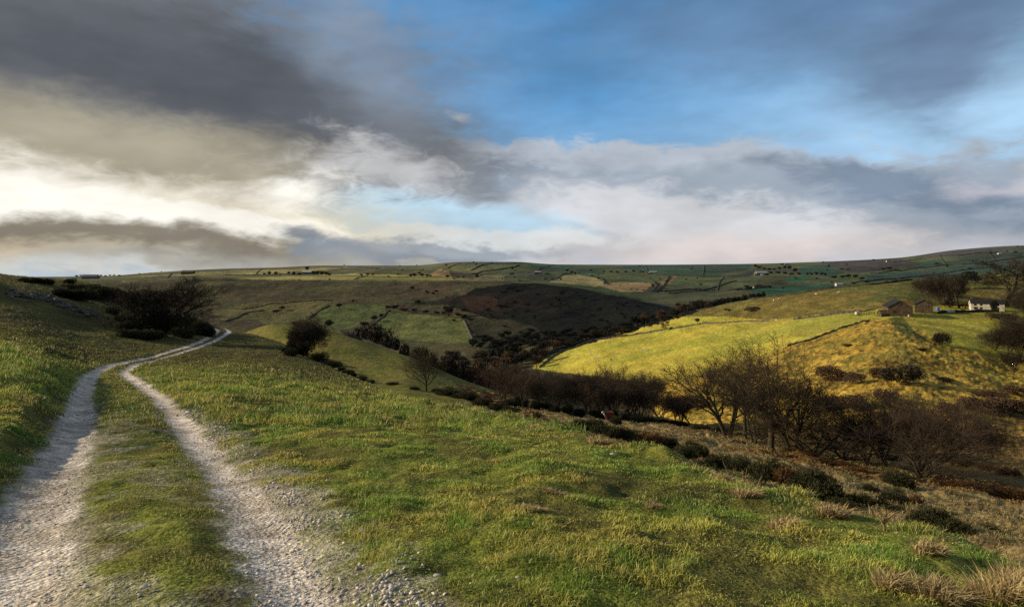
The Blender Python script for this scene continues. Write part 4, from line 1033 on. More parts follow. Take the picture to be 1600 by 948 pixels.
# ================================================================== field walls and hedges
def strip(name, cat, label, pts, h, wd, mat, jag=.35, gap=0.):
    """a wall or hedge that follows the ground along sight-line points"""
    xs = []
    for (a, b_), (c, d_) in zip(pts[:-1], pts[1:]):
        p0 = spot(a, b_)[:2]; p1 = spot(c, d_)[:2]
        xs.append((p0, p1))
    P = []
    for p0, p1 in xs:
        L = math.hypot(p1[0]-p0[0], p1[1]-p0[1]); n = max(2, min(160, int(L/max(1.2, wd*1.5))))
        for i in range(n): P.append((p0[0]+(p1[0]-p0[0])*i/n, p0[1]+(p1[1]-p0[1])*i/n))
    P.append(xs[-1][1]); P = np.array(P); g = np.random.RandomState(len(P)+int(P[0,0]) % 1000)
    z = relief(P[:,0], P[:,1]); T = np.gradient(P, axis=0); T /= np.linalg.norm(T, axis=1, keepdims=True)+1e-9
    N = np.stack([-T[:,1], T[:,0]], 1); hh = h*(1-jag+2*jag*g.rand(len(P))); w2 = wd*.5*(.8+.4*g.rand(len(P)))
    prof = [(-1, -.3), (-.9, .55), (-.45, 1.), (.45, 1.), (.9, .55), (1, -.3)]
    V = []
    for i in range(len(P)):
        for a, b_ in prof:
            V.append((P[i,0]+N[i,0]*a*w2[i]*g.uniform(.8, 1.2), P[i,1]+N[i,1]*a*w2[i]*g.uniform(.8, 1.2), z[i]+b_*hh[i]*g.uniform(.85, 1.1) if b_ > 0 else z[i]-.4))
    m = len(prof); idx = np.arange(len(P)*m).reshape(-1, m)
    Q = np.stack([idx[:-1,:-1], idx[:-1,1:], idx[1:,1:], idx[1:,:-1]], -1).reshape(-1, 4)
    ends = np.array([[idx[0,0],idx[0,1],idx[0,4],idx[0,5]], [idx[0,1],idx[0,2],idx[0,3],idx[0,4]], [idx[-1,5],idx[-1,4],idx[-1,1],idx[-1,0]], [idx[-1,4],idx[-1,3],idx[-1,2],idx[-1,1]]])
    return tag(link(name, mesh_np(name, np.array(V), np.vstack([Q, ends]), M[mat])), label, cat)
W = [
 ('field_wall','stone wall running up the left side of the bright field', [(843,575),(862,559),(880,549)], 1.5, .8,'drystone'),
 ('field_wall','wall and lane crossing the upper part of the bright field', [(880,549),(930,534),(960,530),(1000,523),(1040,517),(1060,514),(1094,508)], 1.2, 1.2,'drystone'),
 ('field_wall','wall from the bright field corner up past the barn field', [(1094,508),(1130,505),(1170,501),(1200,500)], .9, .8,'drystone'),
 ('field_wall','dark wall dropping diagonally left from the barn to the bare trees', [(1358,501),(1320,512),(1290,523),(1255,536),(1230,543)], .7, .7,'drystone'),
 ('field_wall','low wall left of the barn along the farm terrace', [(1240,499),(1300,492),(1345,488),(1368,484)], 1.0, .8,'drystone'),
 ('field_wall','wall climbing from the farm trees to the ridge', [(1452,459),(1436,447),(1428,441)], 1.1, .8,'drystone'),
 ('hedge','hedge along the crest of the bright hillside', [(1130,474.5),(1180,467.5),(1240,459.5),(1300,451.5),(1360,445.5),(1425,440)], 1.3, 1.5,'hedge'),
 ('hedge','long hedge in front of the white house garden', [(1466,490),(1500,489),(1530,488),(1560,488)], 1.2, 1.5,'hedge'),
 ('field_wall','pale wall on the ridge right of the skyline trees', [(1520,436),(1560,433),(1600,431)], 1.0, .8,'drystone'),
 ('field_wall','wall along the top edge of the moorland hill', [(215,439),(300,438.5),(400,438),(500,438.8),(560,439.8),(650,440.6),(740,440.9)], 1.8, 2.,'drystone'),
 ('field_wall','wall across the lower sunlit plateau field', [(170,434),(260,432.5),(350,431),(440,430),(560,432),(640,433)], 1.8, 2.2,'drystone'),
 ('field_wall','wall across the upper sunlit plateau fields', [(200,430),(300,425),(400,422),(500,420),(560,422)], 2., 2.5,'drystone'),
 ('field_wall','short wall slanting across the plateau field', [(553,437.5),(562,434),(575,431)], 1.8, 2.,'drystone'),
 ('field_wall','wall slanting up the middle of the shaded moorland fields', [(610,486),(602,494),(592,503),(578,512)], 1.2, 1.6,'hedge'),
 ('field_wall','wall at the left of the striped green field', [(482,500),(498,489),(514,481)], 1.4, 1.6,'hedge'),
 ('field_wall','long broken wall above the moorland fields', [(330,478),(380,482),(420,476),(460,473),(520,470),(600,476)], 1.4, 1.6,'hedge'),
 ('hedge','dark hedge along the right side of the striped field', [(725,496),(732,512),(738,528)], 1.3, 2.,'drystone'),
 ('hedge','hedge under the tree row above the striped field', [(604,487),(640,490),(680,491),(722,493)], 2.2, 2.5,'hedge'),
 ('field_wall','wall slanting right down the left moorland pasture', [(352,504),(385,492),(412,486)], 1.4, 1.6,'hedge'),
 ('hedge','dark hedge on the rim of the green spur', [(480,510),(510,514),(540,524),(566,532),(600,545),(625,553)], .9, 1.0,'hedge'),
 ('hedge','long hedge rising to the right across the far valley fields', [(1045,462),(1080,455),(1120,449),(1160,445)], 2.5, 4,'hedge'),
 ('hedge','hedge beyond the far valley fields', [(1030,452),(1060,450),(1100,447),(1150,441)], 2.5, 4,'hedge'),
 ('hedge','hedge below the dark green skyline field', [(890,419),(940,422),(1000,425),(1050,429),(1100,431),(1170,431)], 2.5, 5,'hedge'),
 ('hedge','hedge curving down from the golden far meadow', [(1008,432),(1022,440),(1028,446),(1018,454)], 2.5, 5,'hedge'),
 ('hedge','second hedge beside the golden far meadow', [(1046,430),(1042,440),(1030,450),(1016,456)], 2.5, 5,'hedge'),
 ('field_wall','thin wall climbing the far hill above the golden knoll', [(690,421),(705,415),(722,411)], 2., 3,'drystone'),
 ('field_wall','thin wall running over the rounded far hill', [(835,425),(848,418),(866,414)], 2., 3,'drystone'),
 ('field_wall','wall dividing the dark green skyline fields', [(1012,424),(1010,418),(1006,414.5)], 2., 3,'drystone'),
 ('field_wall','second wall dividing the dark green skyline fields', [(1098,430),(1100,420),(1099,414.5)], 2., 3,'drystone'),
 ('field_wall','wall curving round the foot of small bright hill', [(850,441),(866,437),(880,431),(893,428)], 2., 3,'drystone'),
 ('field_wall','wall between the far valley fields by the farmhouse row', [(1120,449),(1124,442),(1130,436),(1128,432)], 2., 3,'drystone'),
 ('field_wall','wall up the misty right hill', [(1480,414),(1472,406),(1468,399)], 2., 3,'drystone'),
 ('field_wall','second wall up the misty right hill', [(1556,406),(1548,398),(1545,391)], 2., 3,'drystone'),
 ('field_wall','wall slanting over the sunlit plateau near the trees', [(395,431),(402,425),(412,421)], 2., 2.5,'drystone'),
 ('field_wall','wall slanting over the sunlit plateau at left', [(262,433),(272,428),(286,425)], 2., 2.5,'drystone'),
 ('field_wall','wall across the brow right of the plateau fields', [(640,433),(690,434),(740,436),(785,439)], 2., 2.5,'drystone'),
 ('hedge','dark hedge by the small bright round hill', [(925,430),(938,436),(950,443)], 3, 6,'hedge'),
 ('hedge','hedge along the foot of the far right hill', [(1340,440),(1400,434),(1450,428),(1500,424),(1560,420)], 2.5, 5,'hedge'),
 ('hedge','upper hedge across the far right hill', [(1360,428),(1420,420),(1470,413),(1530,408),(1600,401)], 2.5, 5,'hedge'),
 ('hedge','highest hedge across the misty right hill', [(1395,410),(1440,404),(1500,399),(1560,394)], 2.5, 5,'hedge'),
 ('hedge','hedge in front of the far farmhouses', [(1150,459),(1210,454),(1270,450),(1320,445)], 2.5, 4,'hedge'),
 ('hedge','hedge curving across the rounded far hill', [(735,420),(770,414),(800,411),(830,412)], 3, 6,'hedge'),
 ('hedge','dark scrub hedge sweeping under the rounded far hill', [(720,427),(760,423),(790,419),(812,417)], 3.5, 9,'hedge'),
 ('hedge','hedge across the middle of the far left skyline hill', [(640,424),(600,421),(560,419.5)], 2.5, 5,'hedge'),
 ('hedge','hedge left of the bright far farm field', [(1100,419),(1140,422),(1178,424)], 2.5, 5,'hedge'),
]
for nm, lb, pts, h_, wd, mt in W: strip(nm, 'stone wall' if nm == 'field_wall' else 'hedge', lb, pts, h_, wd, mt)

# ================================================================== buildings
def quadmesh(name, quads, mat, parent, attrs=None):
    V = np.array(quads, float).reshape(-1, 3); Fc = np.arange(len(V)).reshape(-1, 4)
    return link(name, mesh_np(name, V, Fc, mat), parent)
def boxq(x0, x1, y0, y1, z0, z1):
    a = lambda x, y, z: (x, y, z)
    return [[a(x0,y0,z0),a(x1,y0,z0),a(x1,y0,z1),a(x0,y0,z1)], [a(x1,y1,z0),a(x0,y1,z0),a(x0,y1,z1),a(x1,y1,z1)],
            [a(x0,y1,z0),a(x0,y0,z0),a(x0,y0,z1),a(x0,y1,z1)], [a(x1,y0,z0),a(x1,y1,z0),a(x1,y1,z1),a(x1,y0,z1)],
            [a(x0,y0,z1),a(x1,y0,z1),a(x1,y1,z1),a(x0,y1,z1)], [a(x0,y1,z0),a(x1,y1,z0),a(x1,y0,z0),a(x0,y0,z0)]]
def building(name, cat, label, px, py, w_, l_, wall_h, ridge_h, rot, wm, rm, ridge='y', windows=(), doors=(), chimneys=(), d=None, ov=.25):
    """gabled building: front (w_) faces -y, depth l_; windows/doors = (side, offset, z, width, height)"""
    x, y, z = spot(px, py, d); o = root_at(name, x, y, z-.1, 1, R(rot)); hw, hl = w_/2, l_/2
    q = boxq(-hw, hw, -hl, hl, -1.2, wall_h)[:4]
    if ridge == 'y':
        for s in (-1, 1): q.append([(-hw,s*hl,wall_h),(hw,s*hl,wall_h),(0,s*hl,ridge_h),(0,s*hl,ridge_h-.001)])
    else:
        for s in (-1, 1): q.append([(s*hw,-hl,wall_h),(s*hw,hl,wall_h),(s*hw,0,ridge_h),(s*hw,0,ridge_h-.001)])
    wl = quadmesh('wall', q, M[wm], o)
    t = .18; rq = []
    def slab(a, b_, c, d_):
        n = np.cross(np.subtract(b_, a), np.subtract(d_, a)); n = n/np.linalg.norm(n)*t
        if n[2] < 0: n = -n
        T = [tuple(np.add(p, n)) for p in (a, b_, c, d_)]; B = [a, b_, c, d_]
        rq.append(T)
        for i in range(4): rq.append([B[i], B[(i+1)%4], T[(i+1)%4], T[i]])
        rq.append(B[::-1])
    sl_ = (ridge_h-wall_h)/(hw if ridge == 'y' else hl)
    for s in (-1, 1):
        if ridge == 'y': slab((s*(hw+ov),-hl-ov,wall_h-ov*sl_+.02),(s*(hw+ov),hl+ov,wall_h-ov*sl_+.02),(0,hl+ov,ridge_h+.02),(0,-hl-ov,ridge_h+.02))
        else: slab((-hw-ov,s*(hl+ov),wall_h-ov*sl_+.02),(hw+ov,s*(hl+ov),wall_h-ov*sl_+.02),(hw+ov,0,ridge_h+.02),(-hw-ov,0,ridge_h+.02))
    rf = quadmesh('roof', rq, M[rm], o)
    for cx_, cy_ in chimneys:
        quadmesh('chimney', boxq(cx_-.45, cx_+.45, cy_-.4, cy_+.4, ridge_h-.8, ridge_h+1.3)+boxq(cx_-.2, cx_+.2, cy_-.2, cy_+.2, ridge_h+1.3, ridge_h+1.75), M['drystone'], rf)
    def panel(nm, s, off, zz, ww, h2, mt, dep):
        if s == 'f': q = boxq(off-ww/2, off+ww/2, -hl-dep, -hl+.05, zz, zz+h2)
        elif s == 'l': q = boxq(-hw-dep, -hw+.05, off-ww/2, off+ww/2, zz, zz+h2)
        else: q = boxq(hw-.05, hw+dep, off-ww/2, off+ww/2, zz, zz+h2)
        return quadmesh(nm, q, M[mt], o)
    for s, off, zz, ww, h2 in windows:
        f = panel('window', s, off, zz, ww, h2, 'wood' if wm == 'whitewall' else 'drystone', .06)
        g_ = panel('pane', s, off, zz+.1, ww-.25, h2-.2, 'glass', .09); g_.parent = f
    for s, off, zz, ww, h2 in doors: panel('door', s, off, zz, ww, h2, 'wood', .07)
    tag(o, label, cat); return o
building('stone_barn','barn','brown stone barn with grey slate roof at the farm above the field', 1402, 492, 9.6, 14.5, 3.9, 6.8, -22, 'barnstone','slate',
         doors=[('f',2.6,-.2,1.3,2.3)], windows=[('f',0,4.6,.8,.9),('f',-2.6,1.5,.9,.8),('r',-3,1.6,1.,1.),('r',3,1.6,1.,1.)])
building('stone_shed','shed','low brown shed with sagging roof in front of the stone barn', 1388, 493.5, 7.5, 4.2, 1.2, 2.6, -8, 'barnstone','wood', ridge='x', doors=[('f',-2,-.2,1.,1.3)])
building('stone_barn','barn','second smaller stone barn between the big barn and trees', 1443, 488, 7.2, 8, 4.0, 6.0, -30, 'barnstone','slate',
         doors=[('f',-1.5,-.2,1.3,2.2)], windows=[('f',1.6,2.6,.8,.8)])
building('farmhouse','house','white farmhouse with slate roof and chimneys behind a dark tree', 1541, 485, 13.4, 6, 3.5, 5.4, -27, 'whitewall','slate', ridge='x',
         windows=[('f',-5.,2.4,1.,.9),('f',-2.6,2.4,1.,.9),('f',-5.,.7,1.1,1.1),('f',-2.6,.7,1.1,1.1),('f',4.,2.5,1.,.9),('f',4.,.7,1.1,1.1),('l',0,2.8,1.,1.)], doors=[('f',-4.5,-.2,1.,2.)], chimneys=[(-5.9,0),(5.9,0)])
far_b = [('white roofed barn among trees on the sunlit plateau', 480, 425, 16, 7, 'whiteroof','greywall'),
 ('low barn with pale roof at far left of plateau', 294, 429.5, 18, 8, 'greywall','barnstone'),
 ('pale shed roof at far left skyline', 142, 437, 22, 10, 'greywall','greywall'),
 ('long white roofed barn below the rounded far hill', 840, 428.5, 10, 7, 'whiteroof','greywall'),
 ('grey barn left of the long white roofed barn', 800, 428.5, 8, 6, 'slate','greywall'),
 ('wide pale roofed barn by the far dark wood', 1189, 433, 18, 12, 'whiteroof','greywall'),
 ('small white shed below the wide pale barn', 1191, 435, 4, 4, 'whiteroof','whitewall'),
 ('grey farmhouse row among trees in the far valley', 1187, 450, 20, 9, 'slate','greywall'),
 ('small white cottage gable beside the far dark wood', 1232, 430, 4, 5, 'slate','whitewall'),
 ('tiny white cottage high on the misty right hill', 1388, 409.5, 6, 6, 'slate','whitewall'),
 ('low white buildings in the far green fields', 1311, 443, 11, 6, 'whiteroof','whitewall'),
 ('pair of white sheds left of the green far fields', 1216, 449, 6, 5, 'whiteroof','whitewall'),
 ('farm on the skyline beside dark trees', 1230, 413, 8, 6, 'whiteroof','greywall'),
 ('pale cottage near the top of the right hill', 1562, 397, 6, 6, 'whiteroof','whitewall'),
 ('long pale barn near the middle skyline', 1020, 426, 12, 5, 'whiteroof','greywall')]
for lb, px, py, wpx, dep, rm, wm in far_b:
    x, y, z = spot(px, py); ww = wpx/F*y
    building('barn' if 'cottage' not in lb and 'farm' not in lb else 'cottage', 'building', lb, px, py, ww, ww*.45, ww*.16+1.2, ww*.16+1.2+ww*.14, rnd.uniform(-8, 8), wm, rm, ridge='x',
             windows=[('f',-ww*.25,.8,ww*.08,1.2),('f',ww*.2,.8,ww*.08,1.2)])

# ================================================================== farmyard odds and ends
def bm_obj(name, build, mat, parent=None, smooth=False):
    import bmesh
    bm = bmesh.new(); build(bm); me = bpy.data.meshes.new(name); bm.to_mesh(me); bm.free()
    me.materials.append(M[mat])
    if smooth: me.polygons.foreach_set('use_smooth', [True]*len(me.polygons))
    return link(name, me, parent)
import bmesh
def cylb(bm, p0, p1, r0, r1, n=10):
    p0, p1 = Vector(p0), Vector(p1); q = (p1-p0).to_track_quat('Z', 'Y').to_matrix().to_4x4()
    bmesh.ops.create_cone(bm, cap_ends=True, segments=n, radius1=r0, radius2=r1, depth=(p1-p0).length, matrix=Matrix.Translation((p0+p1)/2) @ q)
# car
x, y, z = spot(1484, 490); car = root_at('parked_car', x, y, z, 1, R(186)); tag(car, 'silver car parked on the lane left of the white house', 'car')
side = [(-2.1,.35),(-2.15,.75),(-1.95,.95),(-1.35,1.0),(-.75,1.42),(.55,1.46),(1.2,1.02),(1.95,.9),(2.15,.65),(2.1,.35)]
def carbody(bm):
    a = [bm.verts.new((px_, -.85, pz)) for px_, pz in side]; b_ = [bm.verts.new((px_, .85, pz)) for px_, pz in side]
    n = len(side); bm.faces.new(a); bm.faces.new(b_[::-1])
    for i in range(n): bm.faces.new((a[i], b_[i], b_[(i+1)%n], a[(i+1)%n]))
    bmesh.ops.bevel(bm, geom=bm.edges[:], offset=.05, segments=2, affect='EDGES')
bm_obj('body', carbody, 'carpaint', car)
for s in (-1, 1):
    q = [[(-1.2,s*.862,1.02),(.98,s*.862,1.04),(.5,s*.862,1.38),(-.7,s*.862,1.35)]]
    quadmesh('window', q if s < 0 else [q[0][::-1]], M['glass'], car)
for wx in (-1.35, 1.35):
    for s in (-1, 1):
        wh = bm_obj('wheel', lambda bm: cylb(bm, (wx, s*.72, .33), (wx, s*.9, .33), .33, .33, 16), 'tyre', car)
        bm_obj('rim', lambda bm: cylb(bm, (wx, s*.9, .33), (wx, s*.915, .33), .19, .19, 12), 'rim', wh)
for s in (-1, 1): bm_obj('tail_light', lambda bm: bmesh.ops.create_cube(bm, size=.2, matrix=Matrix.Translation((-2.1, s*.6, .8))), 'redlight', car)
# blue tank
x, y, z = spot(1465, 485.5); t_ = root_at('water_tank', x, y, z, 1, 0); tag(t_, 'round blue plastic water tank in the shade beside the second barn', 'tank')
def tankb(bm):
    prof = [(0,.0),(.75,.02),(.85,.2),(.85,1.3),(.7,1.55),(.25,1.7),(.25,1.85),(0,1.86)]
    n = 20; rings = []
    for r_, h_ in prof:
        rings.append([bm.verts.new((max(r_,.001)*math.cos(6.2832*i/n), max(r_,.001)*math.sin(6.2832*i/n), h_)) for i in range(n)])
    for a, b_ in zip(rings[:-1], rings[1:]):
        for i in range(n): bm.faces.new((a[i], a[(i+1)%n], b_[(i+1)%n], b_[i]))
bm_obj('tank', tankb, 'blue', t_, True); bm_obj('lid', lambda bm: cylb(bm, (0,0,1.86), (0,0,1.93), .3, .3, 16), 'tyre', t_)
# white trailer with wheels
x, y, z = spot(1340, 493); t_ = root_at('farm_trailer', x, y, z, 1, R(15)); tag(t_, 'small white box trailer left of the stone shed', 'trailer')
def trb(bm):
    bmesh.ops.create_cube(bm, size=1, matrix=Matrix.Translation((0,0,1.15)) @ Matrix.Diagonal((2.4,1.3,1.4,1))); bmesh.ops.bevel(bm, geom=bm.edges[:], offset=.08, segments=2, affect='EDGES')
bm_obj('box', trb, 'whitewall', t_)
for s in (-1, 1): bm_obj('wheel', lambda bm: cylb(bm, (0, s*.68, .3), (0, s*.85, .3), .3, .3, 14), 'tyre', t_)
bm_obj('drawbar', lambda bm: cylb(bm, (1.15,0,.4), (2.1,0,.35), .06, .05), 'drystone', t_)
for px, lb in ((1350,'dark metal gate just right of the white trailer'), (1362,'second metal gate between the trailer and shed')):
    x, y, z = spot(px, 492); t_ = root_at('field_gate', x, y, z, 1, R(5)); tag(t_, lb, 'gate')
    bm_obj('post', lambda bm: cylb(bm, (-1.5,0,-.3), (-1.5,0,1.5), .1, .09), 'wood', t_); bm_obj('post', lambda bm: cylb(bm, (1.5,0,-.3), (1.5,0,1.5), .1, .09), 'wood', t_)
    def gt_(bm):
        for k in range(5): cylb(bm, (-1.4,0,.25+.25*k), (1.4,0,.25+.25*k), .035, .035, 6)
        cylb(bm, (-1.4,0,.25), (1.4,0,1.25), .035, .035, 6)
        for k in (-1.4, 0, 1.4): cylb(bm, (k,0,.2), (k,0,1.3), .035, .035, 6)
    bm_obj('bars', gt_, 'drystone', t_)
x, y, z = spot(1445, 498); t_ = root_at('telegraph_pole', x, y, z, 1, 0); tag(t_, 'slim wooden telegraph pole in front of the second barn', 'pole')
bm_obj('pole', lambda bm: cylb(bm, (0,0,-.3), (0,0,6.2), .12, .09), 'wood', t_)
bm_obj('crossarm', lambda bm: bmesh.ops.create_cube(bm, size=1, matrix=Matrix.Translation((0,0,5.8)) @ Matrix.Diagonal((1.4,.09,.09,1))), 'wood', t_)

# ================================================================== animals: one skinned body each
def skinned(name, verts, edges, radii, mat, parent=None, sub=2):
    me = bpy.data.meshes.new(name); me.from_pydata(verts, edges, []); o = bpy.data.objects.new(name, me); COL.objects.link(o)
    o.modifiers.new('skin', 'SKIN'); sd = me.skin_vertices[0].data
    for i, r_ in enumerate(radii): sd[i].radius = r_ if isinstance(r_, tuple) else (r_, r_)
    sd[0].use_root = True
    m_ = o.modifiers.new('sub', 'SUBSURF'); m_.levels = sub; m_.render_levels = sub
    bpy.context.view_layer.update()
    dg = bpy.context.evaluated_depsgraph_get(); out = bpy.data.meshes.new_from_object(o.evaluated_get(dg))
    bpy.data.objects.remove(o); out.name = name; out.materials.clear(); out.materials.append(M[mat])
    out.polygons.foreach_set('use_smooth', [True]*len(out.polygons))
    return out
def quad_animal(s, graze, leg, mat):
    # trunk hip->shoulder, neck, head, tail, jointed legs (s = body length scale)
    V = [(0,0,.72),(-.38,0,.70),(.36,0,.70),(.56,0,.80 if not graze else .58),(.72,0,.98 if not graze else .28),(.90,0,.95 if not graze else .08)]
    Ed = [(0,1),(0,2),(2,3),(3,4),(4,5)]; Rr = [(.27,.28),(.24,.26),(.23,.27),(.14,.15),(.105,.11),(.06,.06)]
    V.append((-.55,0,.66)); Ed.append((1,6)); Rr.append(.05); V.append((-.62,0,.42)); Ed.append((6,7)); Rr.append(.03)
    for sy in (-.14, .14):
        n = len(V); V += [(-.36,sy,.52),(-.30,sy*1.05,.40),(-.42,sy*1.05,.22),(-.39,sy*1.05,.02)]
        Ed += [(1,n),(n,n+1),(n+1,n+2),(n+2,n+3)]; Rr += [.11*leg,.075*leg,.045*leg,.045*leg]
        n = len(V); V += [(.34,sy,.50),(.34,sy*1.05,.26),(.35,sy*1.05,.02)]
        Ed += [(2,n),(n,n+1),(n+1,n+2)]; Rr += [.09*leg,.05*leg,.045*leg]
    V = [(a*s, b_*s, c*s) for a, b_, c in V]; Rr = [tuple(q*s for q in r_) if isinstance(r_, tuple) else r_*s for r_ in Rr]
    return skinned('body', V, Ed, Rr, mat)
sheepA = quad_animal(1., True, .8, 'wool'); sheepB = quad_animal(1., False, .8, 'wool')
for k_, me in enumerate((sheepA, sheepB)):
    me.materials.append(M['face'])
    for p in me.polygons:
        c = p.center
        if (k_ == 0 and c.x > .62 and c.z < .4) or (k_ == 1 and c.x > .68) or (c.z < .28 and c.x < .6): p.material_index = 1
G = 'sheep grazing on the bright hillside'
for i, (px, py) in enumerate([(839,563),(876,565),(888,556),(900,556),(903,561),(922,555),(930,559),(932,561),(935,564),(959,559),(1005,547),(1008,548),(1012,547.5),(1104,510),(1126,506.5),(1188,502),(1207,501),(1213,502),(1209,470),(1217,467.5),(1275,461),(1310,458.5),(1420,496)]):
    x, y, z = spot(px, py); o = root_at('sheep', x, y, z, 1.45, rnd.uniform(0, 6.28)); link('body', (sheepA, sheepB)[i%4 == 3], o)
    reg(o, px, 'sheep', G, 'tiny white sheep grazing on the sunlit hillside' if i != 22 else 'tiny white sheep below the barns')
# cow
cow = quad_animal(1.75, False, 1.05, 'cowred'); cow.materials.append(M['cowwhite'])
for p in cow.polygons:
    c = p.center
    if c.x > 1.12 or (c.x > .9 and c.z < 1.15 and c.z > .75) or (c.z < .3): p.material_index = 1
x, y, z = spot(952, 656, 108); o = root_at('cow', x, y, z+.0, 1.0, R(205)); link('body', cow, o)
def ears(bm):
    for s in (-1, 1): cylb(bm, (1.28, s*.14, 1.86), (1.22, s*.36, 1.88), .07, .02, 8)
bm_obj('ears', ears, 'cowred', o); tag(o, 'red brown cow with white face standing among the scrub', 'cow')

# ================================================================== foreground bits
def blades(g, n, cx_, cy_, rad, h0, h1, wd, bend, xy=None):
    a = g.uniform(0, 6.28, n); q = rad*np.sqrt(g.uniform(0, 1, n)); x = cx_+np.cos(a)*q; y = cy_+np.sin(a)*q
    return blades_at(g, x, y, h0, h1, wd, bend)
def blades_at(g, x, y, h0, h1, wd, bend, lean=(0,0)):
    n = len(x); z = relief(x, y)-.01
    h = g.uniform(h0, h1, n) if np.isscalar(h0) else h0+(h1-h0)*g.uniform(0, 1, n)
    a = g.uniform(0, 6.28, n); s = np.stack([np.cos(a), np.sin(a), 0*a], 1); b_ = g.normal(0, 1, (n, 2))*bend+np.array(lean)
    w_ = (wd*g.uniform(.6, 1.4, n))[:, None]
    P = np.stack([x, y, z], 1); m = P.copy(); m[:, :2] += b_*(h*.35)[:, None]; m[:, 2] += h*.6
    t = P.copy(); t[:, :2] += b_*(h*1.0)[:, None]; t[:, 2] += h*(1-.25*np.minimum(1.6, np.linalg.norm(b_, axis=1)))
    V = np.stack([P-s*w_, P+s*w_, m+s*w_*.8, m-s*w_*.8, t], 1).reshape(-1, 3)
    base = (np.arange(n)*5)[:, None]
    Fc = np.concatenate([base+np.array([[0,1,2]]), base+np.array([[0,2,3]]), base+np.array([[3,2,4]])], 0)
    return V, Fc
def tuft(px, py, wpx, hpx, n, label, d=None, lean=(0,0)):
    g = np.random.RandomState(int(px*7+py)); dd = d or hit_d(px, py); cx_ = (px-800)/F*dd; rad = wpx/F*dd*.5; H = hpx/F*dd
    a = g.uniform(0, 6.28, n); q = rad*g.uniform(0, 1, n)**.7; x = cx_+np.cos(a)*q; y = dd+np.sin(a)*q*.7
    out = np.stack([np.cos(a), np.sin(a)], 1)*(q/rad)[:, None]
    V, Fc = blades_at(g, x, y, H*.5, H*1.25, .0022+.0006*dd, .45, (.25, -.1))
    V = V.reshape(-1, 5, 3); V[:, 2:4, :2] += out[:, None]*H*.25; V[:, 4, :2] += out*H*.6; V = V.reshape(-1, 3)
    z0 = ground_at(cx_, dd); V = V-(cx_, dd, z0)
    v = np.repeat(g.uniform(0, 1, n), 5)
    o = link('grass_tuft', mesh_np('grass_tuft', V, Fc, M['straw'], {'v': v})); o.location = (cx_, dd, z0); tag(o, label, 'grass tuft'); return o
for a in [(1470,938,90,44,800,'pale straw tuft at the bottom right, left of the largest one'),
          (1572,945,100,62,1200,'largest pale straw tuft in the bottom right corner'),
          (1602,920,60,46,600,'pale straw tuft at the right edge above the corner tuft'),
          (1395,925,60,34,380,'thin straw tuft left of the bottom right tufts'),
          (868,776,40,14,420,'small golden tuft on the mid grass bank'),
          (828,800,50,14,420,'golden tuft just below left of the small mid bank tuft'),
          (1385,815,56,30,420,'dry straw tuft around the broken stump on the lip'),
          (1300,806,50,24,380,'dry straw tuft on the grass lip left of the stump'),
          (1165,782,46,20,300,'straw tuft right of the fallen stick'),
          (1130,752,30,16,220,'straw tuft at the foot of the tall dead stalk'),
          (935,692,44,16,300,'golden tuft on the lip of the bank above the gorse'),
          (842,668,44,13,260,'golden tuft on the far lip of the bank'),
          (1020,790,30,12,160,'faint pale tuft on the bank left of the fallen stick'),
          (1222,820,50,18,260,'yellowish tuft below the grass lip'),
          (1450,868,50,26,300,'straw tuft on the lip above the bottom right tufts')]:
    tuft(a[0], a[1], a[2]*.85, a[3]*.78, int(a[4]*.9), a[5])
def stalk(px, py, pts, r_, label, mat='straw', name='dead_stalk', cat='stalk', d=None):
    """thin dry stalk/stick: points in cm-scale offsets (right, up) as seen, in picture units"""
    dd = d or hit_d(px, py); x, y, z = (px-800)/F*dd, dd, 0; z = ground_at(x, y); k = dd/F
    L = []
    for line in pts:
        P = np.array([(a*k, c*k, b_*k) for a, b_, c in line]); L.append((P, np.linspace(r_, r_*.35, len(P))))
    V, Fq = tubes(L, 5); me = mesh_np(name, V, Fq, M[mat], {'v': np.full(len(V), .5)} if mat == 'straw' else None); o = link(name, me)
    o.location = (x, y, z); tag(o, label, cat); return o
M['deadwood'] = vmat('deadwood', (.035,.024,.016), (.09,.06,.04), 30.)
M['redwood'] = vmat('redwood', (.14,.09,.05), (.30,.20,.11), 20.)
stalk(1146, 762, [[(0,-2,0),(-6,14,2),(-14,32,3),(-17,44,4)]], .006, 'tall dry brown stalk leaning left on the grass lip', 'redwood')
stalk(1167, 768, [[(0,-2,0),(-1,14,2),(1,26,3)]], .006, 'short upright dry stalk right of the tall leaning one', 'redwood')
stalk(1182, 772, [[(0,-2,0),(5,10,2),(10,20,3)]], .008, 'pale dry stalk leaning right beside the upright one', 'redwood')
stalk(1297, 786, [[(0,-2,0),(0,10,2),(1,20,3)]], .004, 'thin dry stalk above the gorse on the lip', 'redwood')
stalk(1566, 900, [[(0,-2,0),(-4,18,2),(-7,34,3)]], .003, 'thin dry grass stalk near the bottom right corner', 'redwood')
stalk(1382, 828, [[(0,-3,0),(0,10,0),(1,22,1)],[(0,12,0),(8,20,1),(18,27,2)],[(0,8,0),(-5,17,1),(-9,22,2)]], .012, 'broken reddish stump with short side shoots on the lip', 'redwood', 'broken_stump', 'stump')
stalk(1130, 787, [[(8,0,0),(-20,4,3),(-45,10,6),(-78,16,10)],[(-20,4,3),(-30,2,2)]], .007, 'dark fallen stick lying on the foreground grass', 'deadwood', 'fallen_stick', 'stick')
